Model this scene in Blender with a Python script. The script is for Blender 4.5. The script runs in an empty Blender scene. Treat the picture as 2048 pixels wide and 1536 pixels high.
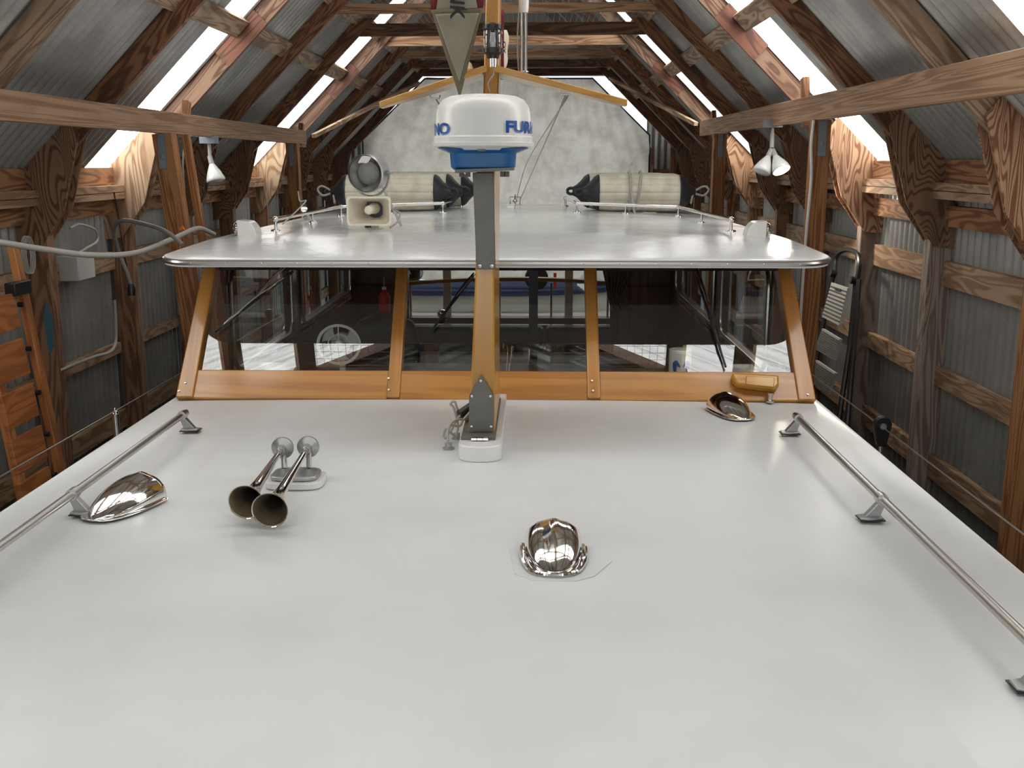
import bpy, bmesh, math, random
import numpy as np
from mathutils import Vector, Matrix
random.seed(7)
PI = math.pi
scn = bpy.context.scene
col = scn.collection

# ------------------------------------------------------------ camera, world, exposure
FPX = 2100.0                                   # focal length in pixels of the 2048 px wide frame
PITCH = math.atan(443 / FPX)
YAW = math.atan(44 / (FPX / math.cos(PITCH)))
cam_d = bpy.data.cameras.new('camera')
cam_d.sensor_width = 36.0
cam_d.lens = 36.0 * FPX / 2048
cam_d.clip_start = 0.02
cam = bpy.data.objects.new('camera', cam_d)
col.objects.link(cam)
cam.location = (0, 0, 1.0)
cam.rotation_euler = (PI / 2 - PITCH, 0, YAW)
scn.camera = cam

w = bpy.data.worlds.new('overcast_sky')
scn.world = w
w.use_nodes = True
bg = w.node_tree.nodes['Background']
bg.inputs[0].default_value = (0.82, 0.92, 1.0, 1)
bg.inputs[1].default_value = 2.6
vs = scn.view_settings
vs.view_transform = 'Standard'
vs.look = 'None'
vs.gamma = 1.0
vs.use_curve_mapping = False
vs.exposure = -0.26
SKYLIGHT = 6.0
scn.cycles.use_denoising = True
scn.cycles.max_bounces = 8
scn.cycles.sample_clamp_indirect = 8.0
scn.cycles.caustics_reflective = False
scn.cycles.caustics_refractive = False

_f = np.array([-math.sin(YAW) * math.cos(PITCH), math.cos(YAW) * math.cos(PITCH), -math.sin(PITCH)])
_r = np.array([math.cos(YAW), math.sin(YAW), 0.0])
_u = np.cross(_r, _f)
def ray(px, py): return _f + _r * (px - 1024) / FPX - _u * (py - 768) / FPX
def on(px, py, n, d):                          # a survey point of the photograph on the real plane n.p = d
    r = ray(px, py); n = np.array(n, float); o = np.array([0, 0, 1.0])
    return Vector(o + r * ((d - o @ n) / (r @ n)))
def atY(px, py, y): return on(px, py, (0, 1, 0), y)
def atZ(px, py, z): return on(px, py, (0, 0, 1), z)
def atX(px, py, x): return on(px, py, (1, 0, 0), x)

# ------------------------------------------------------------ mesh helper
class MB:
    def __init__(s): s.v = []; s.f = []; s.g = []; s.mi = []
    def add(s, vs, fs, gc=None, mi=0):
        b = len(s.v)
        s.v += [tuple(p) for p in vs]
        s.g += [tuple(p) for p in (gc if gc is not None else vs)]
        s.f += [tuple(b + i for i in f) for f in fs]
        s.mi += [mi] * len(fs)
        return s
    def beam(s, a, b, wd, ht, up=(0, 0, 1), mi=0, w2=None, h2=None):
        """a bar from a to b, wd wide, ht along up"""
        a = Vector(a); b = Vector(b); d = (b - a); L = d.length; d.normalize()
        up = Vector(up); sd = d.cross(up).normalized(); up = sd.cross(d).normalized()
        w2 = w2 or wd; h2 = h2 or ht
        vs = []; gc = []; o = random.uniform(0, 50)
        for p, t, W, H in ((a, 0, wd, ht), (b, L, w2, h2)):
            for x, y in ((-1, -1), (1, -1), (1, 1), (-1, 1)):
                vs.append(p + sd * x * W / 2 + up * y * H / 2); gc.append((t + o, x * W / 2 + o, y * H / 2))
        return s.add(vs, [(3, 2, 1, 0), (4, 5, 6, 7), (0, 1, 5, 4), (1, 2, 6, 5), (2, 3, 7, 6), (3, 0, 4, 7)], gc, mi)
    def box(s, lo, hi, mi=0):
        x0, y0, z0 = lo; x1, y1, z1 = hi
        vs = [(x0, y0, z0), (x1, y0, z0), (x1, y1, z0), (x0, y1, z0), (x0, y0, z1), (x1, y0, z1), (x1, y1, z1), (x0, y1, z1)]
        ax = max(range(3), key=lambda i: abs(hi[i] - lo[i])); o = random.uniform(0, 50)
        gc = [(p[ax] + o, p[(ax + 1) % 3], p[(ax + 2) % 3]) for p in vs]
        return s.add(vs, [(3, 2, 1, 0), (4, 5, 6, 7), (0, 1, 5, 4), (1, 2, 6, 5), (2, 3, 7, 6), (3, 0, 4, 7)], gc, mi)
    def prism(s, poly, off, mi=0, gc=None):
        """closed outline poly (3-D points) pushed by the vector off"""
        n = len(poly); off = Vector(off); A = [Vector(p) for p in poly]
        vs = A + [p + off for p in A]
        fs = [tuple(range(n))[::-1], tuple(range(n, 2 * n))] + [(i, (i + 1) % n, n + (i + 1) % n, n + i) for i in range(n)]
        return s.add(vs, fs, gc * 2 if gc else None, mi)
    def tube(s, pts, r, n=10, cap=True, mi=0):
        pts = [Vector(p) for p in pts]; N = len(pts)
        rr = r if isinstance(r, (list, tuple)) else [r] * N
        vs = []; fs = []; prev = None
        for i, p in enumerate(pts):
            t = (pts[min(i + 1, N - 1)] - pts[max(i - 1, 0)]).normalized()
            if prev is None:
                prev = t.orthogonal().normalized()
            prev = (prev - t * prev.dot(t)).normalized()
            q = t.cross(prev)
            for k in range(n):
                a = 2 * PI * k / n
                vs.append(p + (prev * math.cos(a) + q * math.sin(a)) * rr[i])
        for i in range(N - 1):
            for k in range(n):
                k2 = (k + 1) % n
                fs.append((i * n + k, i * n + k2, (i + 1) * n + k2, (i + 1) * n + k))
        if cap:
            fs.append(tuple(range(n))[::-1]); fs.append(tuple((N - 1) * n + k for k in range(n)))
        return s.add(vs, fs, None, mi)
    def lathe(s, prof, o=(0, 0, 0), axis=(0, 0, 1), n=32, mi=0, sq=None):
        """prof: (radius, height) pairs turned about axis through o"""
        o = Vector(o); ax = Vector(axis).normalized(); e = ax.orthogonal().normalized(); q = ax.cross(e)
        if abs(ax.z) > .99: e = Vector((1, 0, 0)); q = ax.cross(e)
        vs = []; fs = []
        for r, h in prof:
            for k in range(n):
                a = 2 * PI * k / n
                vs.append(o + ax * h + (e * math.cos(a) + q * math.sin(a)) * max(r, 1e-5))
        for i in range(len(prof) - 1):
            for k in range(n):
                k2 = (k + 1) % n
                fs.append((i * n + k, i * n + k2, (i + 1) * n + k2, (i + 1) * n + k))
        return s.add(vs, fs, None, mi)
    def grid(s, fn, nu, nv, mi=0, gc=None):
        vs = [fn(i / nu, j / nv) for i in range(nu + 1) for j in range(nv + 1)]
        fs = [(i * (nv + 1) + j, (i + 1) * (nv + 1) + j, (i + 1) * (nv + 1) + j + 1, i * (nv + 1) + j + 1) for i in range(nu) for j in range(nv)]
        return s.add(vs, fs, gc, mi)
    def sphere(s, c, r, n=12, sc=(1, 1, 1)):
        c = Vector(c)
        return s.grid(lambda u, v: c + Vector((r * sc[0] * math.sin(PI * v) * math.cos(2 * PI * u), r * sc[1] * math.sin(PI * v) * math.sin(2 * PI * u), r * sc[2] * math.cos(PI * v))), n, n)
    def build(s, name, mat, parent=None, smooth=30, bevel=0, normals=True, solid=0, base=None):
        V = np.array(s.v, float)
        lo, hi = V.min(0), V.max(0)
        o = np.array([(lo[0] + hi[0]) / 2, (lo[1] + hi[1]) / 2, lo[2]]) if base is None else np.array(base, float)
        me = bpy.data.meshes.new(name)
        me.from_pydata([tuple(p) for p in V - o], [], s.f)
        at = me.attributes.new('gc', 'FLOAT_VECTOR', 'POINT')
        at.data.foreach_set('vector', np.array(s.g, dtype=np.float32).ravel())
        mats = mat if isinstance(mat, (list, tuple)) else [mat]
        for m in mats: me.materials.append(m)
        if len(mats) > 1: me.polygons.foreach_set('material_index', s.mi)
        if normals:
            bm = bmesh.new(); bm.from_mesh(me)
            bmesh.ops.remove_doubles(bm, verts=bm.verts, dist=1e-5)
            bmesh.ops.recalc_face_normals(bm, faces=bm.faces); bm.to_mesh(me); bm.free()
        if smooth:
            me.polygons.foreach_set('use_smooth', [True] * len(me.polygons))
            me.set_sharp_from_angle(angle=math.radians(smooth))
        me.update()
        ob = bpy.data.objects.new(name, me)
        col.objects.link(ob)
        if parent is not None:
            ob.parent = parent
            q = parent; acc = Vector((0, 0, 0))
            while q is not None: acc += q.location; q = q.parent
            ob.location = Vector(o) - acc
        else:
            ob.location = Vector(o)
        if solid:
            md = ob.modifiers.new('thickness', 'SOLIDIFY'); md.thickness = solid; md.offset = 0
        if bevel:
            md = ob.modifiers.new('bevel', 'BEVEL'); md.width = bevel; md.segments = 2; md.limit_method = 'ANGLE'; md.angle_limit = math.radians(40)
        return ob

def tag(o, label=None, cat=None, group=None, kind=None):
    if label: o['label'] = label
    if cat: o['category'] = cat
    if group: o['group'] = group
    if kind: o['kind'] = kind
    return o
def empty(name, loc, label=None, cat=None, group=None, kind=None):
    o = bpy.data.objects.new(name, None); col.objects.link(o); o.location = loc; o.empty_display_size = .1
    return tag(o, label, cat, group, kind)
def copy_tree(o, parent=None):
    c = o.copy(); col.objects.link(c); c.parent = parent
    for ch in [x for x in bpy.data.objects if x.parent == o]: copy_tree(ch, c)
    return c
def curve_pts(P, n=8):
    """Catmull-Rom through the points"""
    P = [Vector(p) for p in P]; P = [P[0] * 2 - P[1]] + P + [P[-1] * 2 - P[-2]]
    out = []
    for i in range(1, len(P) - 2):
        a, b, c, d = P[i - 1:i + 3]
        for k in range(n):
            t = k / n
            out.append(.5 * ((2 * b) + (c - a) * t + (2 * a - 5 * b + 4 * c - d) * t * t + (3 * b - a - 3 * c + d) * t ** 3))
    return out + [P[-2]]
def text_mesh(body, size, bold=0.0, shear=0, ext=.001):
    """letters as a flat mesh: list of (x, y) vertices and faces"""
    cu = bpy.data.curves.new('lettering', 'FONT'); cu.body = body; cu.size = size; cu.offset = bold; cu.shear = shear
    cu.resolution_u = 4
    ob = bpy.data.objects.new('lettering', cu); col.objects.link(ob)
    dg = bpy.context.evaluated_depsgraph_get(); ev = ob.evaluated_get(dg); me = ev.to_mesh()
    vs = [tuple(v.co) for v in me.vertices]; fs = [tuple(p.vertices) for p in me.polygons]
    ev.to_mesh_clear(); bpy.data.objects.remove(ob); bpy.data.curves.remove(cu)
    return vs, fs

# ------------------------------------------------------------ materials
def new_mat(name):
    m = bpy.data.materials.new(name); m.use_nodes = True
    nt = m.node_tree
    return m, nt, nt.nodes, nt.links, nt.nodes['Principled BSDF']
def plain(name, c, rough=.5, metal=0, coat=0, bump=0, bscale=40, spec=.5, var=0, vscale=6, var_c=None):
    m, nt, N, L, b = new_mat(name)
    b.inputs['Base Color'].default_value = (*c, 1); b.inputs['Roughness'].default_value = rough
    b.inputs['Metallic'].default_value = metal; b.inputs['Coat Weight'].default_value = coat
    b.inputs['Coat Roughness'].default_value = .08; b.inputs['Specular IOR Level'].default_value = spec
    tc = N.new('ShaderNodeTexCoord')
    if bump:
        n = N.new('ShaderNodeTexNoise'); n.inputs['Scale'].default_value = bscale; n.inputs['Detail'].default_value = 4
        L.new(tc.outputs['Object'], n.inputs['Vector'])
        bp = N.new('ShaderNodeBump'); bp.inputs['Strength'].default_value = bump; bp.inputs['Distance'].default_value = .01
        L.new(n.outputs['Fac'], bp.inputs['Height']); L.new(bp.outputs[0], b.inputs['Normal'])
    if var:
        n = N.new('ShaderNodeTexNoise'); n.inputs['Scale'].default_value = vscale; n.inputs['Detail'].default_value = 6
        L.new(tc.outputs['Object'], n.inputs['Vector'])
        mr = N.new('ShaderNodeMapRange'); mr.inputs['From Min'].default_value = .4; mr.inputs['From Max'].default_value = .7
        mr.inputs['To Max'].default_value = var
        L.new(n.outputs['Fac'], mr.inputs['Value'])
        mx = N.new('ShaderNodeMix'); mx.data_type = 'RGBA'
        mx.inputs['A'].default_value = (*c, 1); mx.inputs['B'].default_value = (*(var_c or tuple(x * .4 for x in c)), 1)
        L.new(mr.outputs[0], mx.inputs['Factor']); L.new(mx.outputs['Result'], b.inputs['Base Color'])
    return m
def wood(name, light, dark, rough=.75, rings=22, sx=1.0, sc=9, streak=.35, coat=0, dirt=.0, dirt_c=(.05, .035, .025), bump=.15, wide=(.35, .75)):
    """sawn timber: long grain and growth-ring contours along the member's own length"""
    m, nt, N, L, b = new_mat(name)
    at = N.new('ShaderNodeAttribute'); at.attribute_name = 'gc'
    mp = N.new('ShaderNodeMapping'); mp.inputs['Scale'].default_value = (sx, sc, sc)
    L.new(at.outputs['Vector'], mp.inputs['Vector'])
    n1 = N.new('ShaderNodeTexNoise'); n1.inputs['Scale'].default_value = 1; n1.inputs['Detail'].default_value = 2; n1.inputs['Distortion'].default_value = .6
    L.new(mp.outputs[0], n1.inputs['Vector'])
    mu = N.new('ShaderNodeMath'); mu.operation = 'MULTIPLY'; mu.inputs[1].default_value = rings * 2 * PI; L.new(n1.outputs['Fac'], mu.inputs[0])
    si = N.new('ShaderNodeMath'); si.operation = 'SINE'; L.new(mu.outputs[0], si.inputs[0])
    ma = N.new('ShaderNodeMapRange'); ma.inputs['From Min'].default_value = -1; L.new(si.outputs[0], ma.inputs['Value'])
    mp2 = N.new('ShaderNodeMapping'); mp2.inputs['Scale'].default_value = (3, 90, 90); L.new(at.outputs['Vector'], mp2.inputs['Vector'])
    n2 = N.new('ShaderNodeTexNoise'); n2.inputs['Scale'].default_value = 1; n2.inputs['Detail'].default_value = 5; L.new(mp2.outputs[0], n2.inputs['Vector'])
    mf = N.new('ShaderNodeMix'); mf.inputs['Factor'].default_value = streak
    L.new(ma.outputs[0], mf.inputs['A']); L.new(n2.outputs['Fac'], mf.inputs['B'])
    rp = N.new('ShaderNodeMapRange'); rp.inputs['From Min'].default_value = wide[0]; rp.inputs['From Max'].default_value = wide[1]
    L.new(mf.outputs['Result'], rp.inputs['Value'])
    mx = N.new('ShaderNodeMix'); mx.data_type = 'RGBA'
    mx.inputs['A'].default_value = (*light, 1); mx.inputs['B'].default_value = (*dark, 1)
    L.new(rp.outputs[0], mx.inputs['Factor']); out = mx.outputs['Result']
    # broad weathering along the timber
    n3 = N.new('ShaderNodeTexNoise'); n3.inputs['Scale'].default_value = 1; n3.inputs['Detail'].default_value = 6
    mp3 = N.new('ShaderNodeMapping'); mp3.inputs['Scale'].default_value = (2.2, 7, 7); L.new(at.outputs['Vector'], mp3.inputs['Vector']); L.new(mp3.outputs[0], n3.inputs['Vector'])
    mr = N.new('ShaderNodeMapRange'); mr.inputs['From Min'].default_value = .5; mr.inputs['From Max'].default_value = .72; mr.inputs['To Max'].default_value = dirt
    L.new(n3.outputs['Fac'], mr.inputs['Value'])
    m2 = N.new('ShaderNodeMix'); m2.data_type = 'RGBA'; L.new(out, m2.inputs['A']); m2.inputs['B'].default_value = (*dirt_c, 1)
    L.new(mr.outputs[0], m2.inputs['Factor'])
    L.new(m2.outputs['Result'], b.inputs['Base Color'])
    b.inputs['Roughness'].default_value = rough; b.inputs['Coat Weight'].default_value = coat; b.inputs['Coat Roughness'].default_value = .12
    if bump:
        bp = N.new('ShaderNodeBump'); bp.inputs['Strength'].default_value = bump; bp.inputs['Distance'].default_value = .004
        L.new(mf.outputs['Result'], bp.inputs['Height']); L.new(bp.outputs[0], b.inputs['Normal'])
    return m

M = {}
M['rafter'] = wood('reddish_fir', (.29, .125, .055), (.12, .045, .02), rings=14, sc=7, dirt=.55, rough=.6)
M['rafter_grey'] = wood('greyed_fir', (.36, .25, .165), (.2, .12, .075), rings=8, sc=8, dirt=.4, rough=.75)
M['purlin'] = wood('weathered_fir', (.44, .31, .20), (.24, .145, .085), rings=9, sc=8, dirt=.75, dirt_c=(.06, .04, .03))
M['dimmed_fir'] = wood('streaked_dimmed_fir', (.19, .11, .066), (.075, .03, .015), rings=16, sc=7, dirt=.5, dirt_c=(.12, .045, .02), wide=(.35, .8))  # fir colour darkened for rafters beside the skylights, to offset their strong light
M['splice'] = wood('dark_red_splice', (.15, .055, .03), (.07, .022, .012), rings=10, sc=7, dirt=.4)
M['collar'] = wood('brown_fir', (.42, .25, .14), (.22, .11, .055), rings=9, sc=10, dirt=.3)
M['collar_dark'] = wood('dark_brown_fir', (.25, .13, .07), (.12, .055, .03), rings=9, sc=10, dirt=.4)
M['long_beam'] = wood('grey_brown_fir_beam', (.36, .225, .135), (.22, .12, .067), rings=12, sc=15, sx=.28, dirt=.45, dirt_c=(.2, .1, .055), wide=(.3, .8))
M['post_new'] = wood('orange_fir', (.40, .19, .07), (.23, .085, .028), rings=10, sc=10, sx=.6, dirt=.25, dirt_c=(.16, .06, .02))
M['post'] = wood('wall_post_fir', (.33, .175, .095), (.17, .08, .042), rings=8, sc=8, dirt=.5)
M['post_grey'] = wood('wall_post_grey_fir', (.36, .29, .24), (.2, .15, .12), rings=10, sc=7, dirt=.3)
M['girt'] = wood('girt_fir', (.45, .30, .185), (.27, .155, .085), rings=8, sc=8, dirt=.35, dirt_c=(.15, .07, .035))
M['header'] = wood('header_fir', (.40, .20, .095), (.2, .085, .035), rings=8, sc=8, dirt=.3)
M['ply'] = wood('gusset_plywood', (.40, .24, .135), (.17, .068, .03), rings=38, sc=4.4, sx=1.0, streak=.25, wide=(.4, .8), dirt=.3, dirt_c=(.2, .1, .055), bump=.3)
M['ply_dark'] = wood('gusset_plywood_brown', (.30, .17, .095), (.13, .058, .03), rings=36, sc=4.4, sx=1.0, streak=.15, wide=(.5, .85), dirt=.5, bump=.3)
M['ply_pale'] = wood('skylit_weathered_plywood', (.42, .30, .19), (.22, .115, .058), rings=11, sc=5, sx=1.2, streak=.35, wide=(.45, .85), dirt=.6, dirt_c=(.25, .13, .07), bump=.3)  # paler copy for left gussets by the skylights, their light put into the colour
M['varnish'] = wood('varnished_honey_wood', (.58, .29, .03), (.44, .185, .015), rings=4, sc=14, sx=.5, streak=.5, rough=.3, coat=.6, bump=.03, wide=(.2, .9), dirt=.15, dirt_c=(.3, .12, .02))
M['varnish_red'] = wood('varnished_worn_wood', (.50, .225, .035), (.34, .125, .016), rings=4, sc=12, sx=.5, streak=.5, rough=.32, coat=.5, bump=.05, wide=(.2, .9), dirt=.35, dirt_c=(.5, .28, .12))
M['mahogany'] = wood('mahogany', (.12, .035, .015), (.05, .014, .008), rings=4, sc=10, sx=.5, streak=.5, rough=.35, coat=.4, bump=.02)
M['gang_plank'] = wood('gangway_plank', (.42, .155, .045), (.3, .095, .025), rings=6, sc=8, sx=1, streak=.4, rough=.5, bump=.05)
M['gang_rail'] = wood('gangway_rail', (.42, .17, .05), (.3, .1, .03), rings=4, sc=8, rough=.5, bump=.05)

def corr_metal(name, c, rough, axis):
    m, nt, N, L, b = new_mat(name)
    tc = N.new('ShaderNodeTexCoord'); n = N.new('ShaderNodeTexNoise'); n.inputs['Scale'].default_value = 2.2; n.inputs['Detail'].default_value = 7
    L.new(tc.outputs['Object'], n.inputs['Vector'])
    n2 = N.new('ShaderNodeTexNoise'); n2.inputs['Scale'].default_value = 30; n2.inputs['Detail'].default_value = 3
    L.new(tc.outputs['Object'], n2.inputs['Vector'])
    ad = N.new('ShaderNodeMix'); ad.inputs['Factor'].default_value = .12; L.new(n.outputs['Fac'], ad.inputs['A']); L.new(n2.outputs['Fac'], ad.inputs['B'])
    rp = N.new('ShaderNodeMapRange'); rp.inputs['From Min'].default_value = .35; rp.inputs['From Max'].default_value = .65
    rp.inputs['To Min'].default_value = rough - .1; rp.inputs['To Max'].default_value = rough + .16
    L.new(ad.outputs['Result'], rp.inputs['Value']); L.new(rp.outputs[0], b.inputs['Roughness'])
    mx = N.new('ShaderNodeMix'); mx.data_type = 'RGBA'; mx.inputs['A'].default_value = (*c, 1); mx.inputs['B'].default_value = (*[x * .72 for x in c], 1)
    rf = N.new('ShaderNodeMapRange'); rf.inputs['From Min'].default_value = .4; rf.inputs['From Max'].default_value = .6
    L.new(ad.outputs['Result'], rf.inputs['Value']); L.new(rf.outputs[0], mx.inputs['Factor']); L.new(mx.outputs['Result'], b.inputs['Base Color'])
    b.inputs['Metallic'].default_value = .55
    return m
M['roof_metal'] = corr_metal('galvanised_roofing', (.47, .465, .44), .4, 1)
M['wall_metal'] = corr_metal('galvanised_siding', (.50, .51, .50), .38, 2)
def skylight_mat():
    m, nt, N, L, b = new_mat('daylit_fibreglass')
    at = N.new('ShaderNodeTexCoord'); sp = N.new('ShaderNodeSeparateXYZ'); L.new(at.outputs['Object'], sp.inputs[0])
    mu = N.new('ShaderNodeMath'); mu.operation = 'MULTIPLY'; mu.inputs[1].default_value = 2 * PI / .088; L.new(sp.outputs['Y'], mu.inputs[0])
    si = N.new('ShaderNodeMath'); si.operation = 'SINE'; L.new(mu.outputs[0], si.inputs[0])
    mp = N.new('ShaderNodeMapping'); mp.inputs['Scale'].default_value = (3, 30, 3); L.new(at.outputs['Object'], mp.inputs['Vector'])
    n = N.new('ShaderNodeTexNoise'); n.inputs['Scale'].default_value = 2; n.inputs['Detail'].default_value = 8; n.inputs['Roughness'].default_value = .7
    L.new(mp.outputs[0], n.inputs['Vector'])
    a = N.new('ShaderNodeMath'); a.operation = 'MULTIPLY_ADD'; a.inputs[1].default_value = .22; L.new(si.outputs[0], a.inputs[0]); L.new(n.outputs['Fac'], a.inputs[2])
    r = N.new('ShaderNodeMapRange'); r.inputs['From Min'].default_value = .58; r.inputs['From Max'].default_value = .8; L.new(a.outputs[0], r.inputs['Value'])
    mx = N.new('ShaderNodeMix'); mx.data_type = 'RGBA'; mx.inputs['A'].default_value = (1, 1, .985, 1); mx.inputs['B'].default_value = (.45, .45, .43, 1)  # shading of the corrugations put into the glow as grey stripes
    L.new(r.outputs[0], mx.inputs['Factor']); L.new(mx.outputs['Result'], b.inputs['Emission Color'])
    b.inputs['Emission Strength'].default_value = SKYLIGHT; b.inputs['Base Color'].default_value = (.7, .7, .65, 1); b.inputs['Roughness'].default_value = .4
    return m
M['skylight'] = skylight_mat()

def deck_paint(name, c, r0, r1, bump, border=0):
    m, nt, N, L, b = new_mat(name)
    tc = N.new('ShaderNodeTexCoord')
    n = N.new('ShaderNodeTexNoise'); n.inputs['Scale'].default_value = 1.3; n.inputs['Detail'].default_value = 5; L.new(tc.outputs['Object'], n.inputs['Vector'])
    rp = N.new('ShaderNodeMapRange'); rp.inputs['From Min'].default_value = .38; rp.inputs['From Max'].default_value = .62
    rp.inputs['To Min'].default_value = r0; rp.inputs['To Max'].default_value = r1
    L.new(n.outputs['Fac'], rp.inputs['Value']); L.new(rp.outputs[0], b.inputs['Roughness'])
    edge = None
    if border:                                   # smooth gloss border, non-skid paint inside it
        sp = N.new('ShaderNodeSeparateXYZ'); L.new(tc.outputs['Object'], sp.inputs[0])
        ab = N.new('ShaderNodeMath'); ab.operation = 'ABSOLUTE'; L.new(sp.outputs['X'], ab.inputs[0])
        edge = N.new('ShaderNodeMath'); edge.operation = 'LESS_THAN'; edge.inputs[1].default_value = border; L.new(ab.outputs[0], edge.inputs[0])
        mr = N.new('ShaderNodeMix'); mr.inputs['A'].default_value = .33; L.new(edge.outputs[0], mr.inputs['Factor']); L.new(rp.outputs[0], mr.inputs['B'])
        L.new(mr.outputs['Result'], b.inputs['Roughness'])
    n2 = N.new('ShaderNodeTexNoise'); n2.inputs['Scale'].default_value = 320; n2.inputs['Detail'].default_value = 2; L.new(tc.outputs['Object'], n2.inputs['Vector'])
    n3 = N.new('ShaderNodeTexNoise'); n3.inputs['Scale'].default_value = 9; n3.inputs['Detail'].default_value = 2; L.new(tc.outputs['Object'], n3.inputs['Vector'])
    ad = N.new('ShaderNodeMath'); ad.operation = 'MULTIPLY_ADD'; ad.inputs[1].default_value = .12; L.new(n2.outputs['Fac'], ad.inputs[0]); L.new(n3.outputs['Fac'], ad.inputs[2])
    bp = N.new('ShaderNodeBump'); bp.inputs['Strength'].default_value = bump; bp.inputs['Distance'].default_value = .004
    L.new(ad.outputs[0], bp.inputs['Height']); L.new(bp.outputs[0], b.inputs['Normal'])
    if edge:
        sc_ = N.new('ShaderNodeMath'); sc_.operation = 'MULTIPLY_ADD'; sc_.inputs[1].default_value = bump * .4; sc_.inputs[2].default_value = bump * .6
        L.new(edge.outputs[0], sc_.inputs[0]); L.new(sc_.outputs[0], bp.inputs['Strength'])
    mx = N.new('ShaderNodeMix'); mx.data_type = 'RGBA'; mx.inputs['A'].default_value = (*c, 1); mx.inputs['B'].default_value = (c[0] * .9, c[1] * .895, c[2] * .88, 1)
    n4 = N.new('ShaderNodeTexNoise'); n4.inputs['Scale'].default_value = 2.4; n4.inputs['Detail'].default_value = 8; L.new(tc.outputs['Object'], n4.inputs['Vector'])
    rr = N.new('ShaderNodeMapRange'); rr.inputs['From Min'].default_value = .45; rr.inputs['From Max'].default_value = .75
    L.new(n4.outputs['Fac'], rr.inputs['Value']); L.new(rr.outputs[0], mx.inputs['Factor']); L.new(mx.outputs['Result'], b.inputs['Base Color'])
    return m
M['deck'] = deck_paint('white_deck_paint', (.715, .738, .75), .34, .5, .28, .93)
M['roof_paint'] = deck_paint('glossy_white_paint', (.86, .885, .9), .07, .16, .5)
M['white_gloss'] = plain('white_enamel', (.8, .8, .79), .25, coat=.3)
M['chrome'] = plain('polished_chrome', (.82, .81, .79), .06, 1, bump=.02, bscale=14)
M['steel'] = plain('brushed_stainless', (.58, .57, .55), .3, 1)
M['cast'] = plain('cast_aluminium', (.42, .43, .43), .38, .8)
M['tarnish'] = plain('tarnished_brass', (.34, .29, .2), .3, .8, var=.5, vscale=30)
M['plate'] = plain('grey_painted_plate', (.16, .155, .135), .5, .35, var=.3, vscale=12)
M['galv'] = plain('galvanised_strap', (.25, .28, .31), .45, .6)
M['radome'] = plain('radome_white', (.78, .78, .75), .3)
M['blue'] = plain('radar_blue', (.015, .12, .33), .4)
M['letter'] = plain('letter_blue', (.01, .09, .38), .4)
M['black'] = plain('black_plastic', (.012, .012, .013), .35)
M['black_rubber'] = plain('black_rubber', (.018, .02, .024), .5)
M['fender'] = plain('aged_white_vinyl', (.68, .65, .54), .5, var=.55, vscale=9, var_c=(.42, .35, .22))
M['rope'] = plain('grey_rope', (.42, .41, .38), .9, bump=.6, bscale=200)
M['cable'] = plain('grey_cable', (.42, .41, .38), .5)
M['cable_dark'] = plain('dark_grey_cable', (.2, .2, .19), .5)
M['wire'] = plain('steel_wire', (.35, .34, .32), .4, .9)
M['cream'] = plain('cream_plastic', (.80, .74, .61), .35)
M['bulb'] = plain('frosted_bulb', (.75, .77, .76), .25, spec=.6)
M['lamp_grey'] = plain('lamp_holder_grey', (.42, .42, .4), .4)
M['box_white'] = plain('box_white', (.6, .6, .57), .45)
M['tread'] = plain('tread_aluminium', (.5, .49, .46), .5, .1)
M['red'] = plain('red_plastic', (.6, .03, .02), .3)
M['orange'] = plain('orange_plastic', (.8, .2, .02), .4)
M['blue_bright'] = plain('bright_blue', (.05, .3, .7), .4)
M['yellow'] = plain('yellow_plastic', (.75, .55, .03), .4)
M['navy'] = plain('navy_fabric', (.02, .035, .12), .6)
M['leather'] = plain('black_leather', (.015, .015, .017), .4, bump=.2, bscale=80)
M['paper'] = plain('paper_white', (.75, .74, .7), .8)
M['hull'] = plain('hull_white', (.78, .78, .74), .25, coat=.3)
M['curtain'] = plain('brown_curtain', (.2, .155, .10), .9)
M['maroon'] = plain('maroon_cloth', (.16, .012, .016), .8)
M['khaki'] = plain('khaki_cloth', (.30, .275, .205), .85, bump=.5, bscale=7, var=.35, vscale=5, var_c=(.19, .17, .12))
M['olive'] = plain('olive_hem', (.17, .145, .09), .9)
M['ink'] = plain('dark_ink', (.02, .018, .02), .7)
M['water'] = plain('dark_water', (.01, .02, .022), .08, bump=.3, bscale=2)
M['side_dark'] = plain('shadow_grey_paint', (.25, .24, .22), .5)
M['blue_stain'] = plain('blue_spray_paint', (.06, .17, .22), .7)
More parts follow.
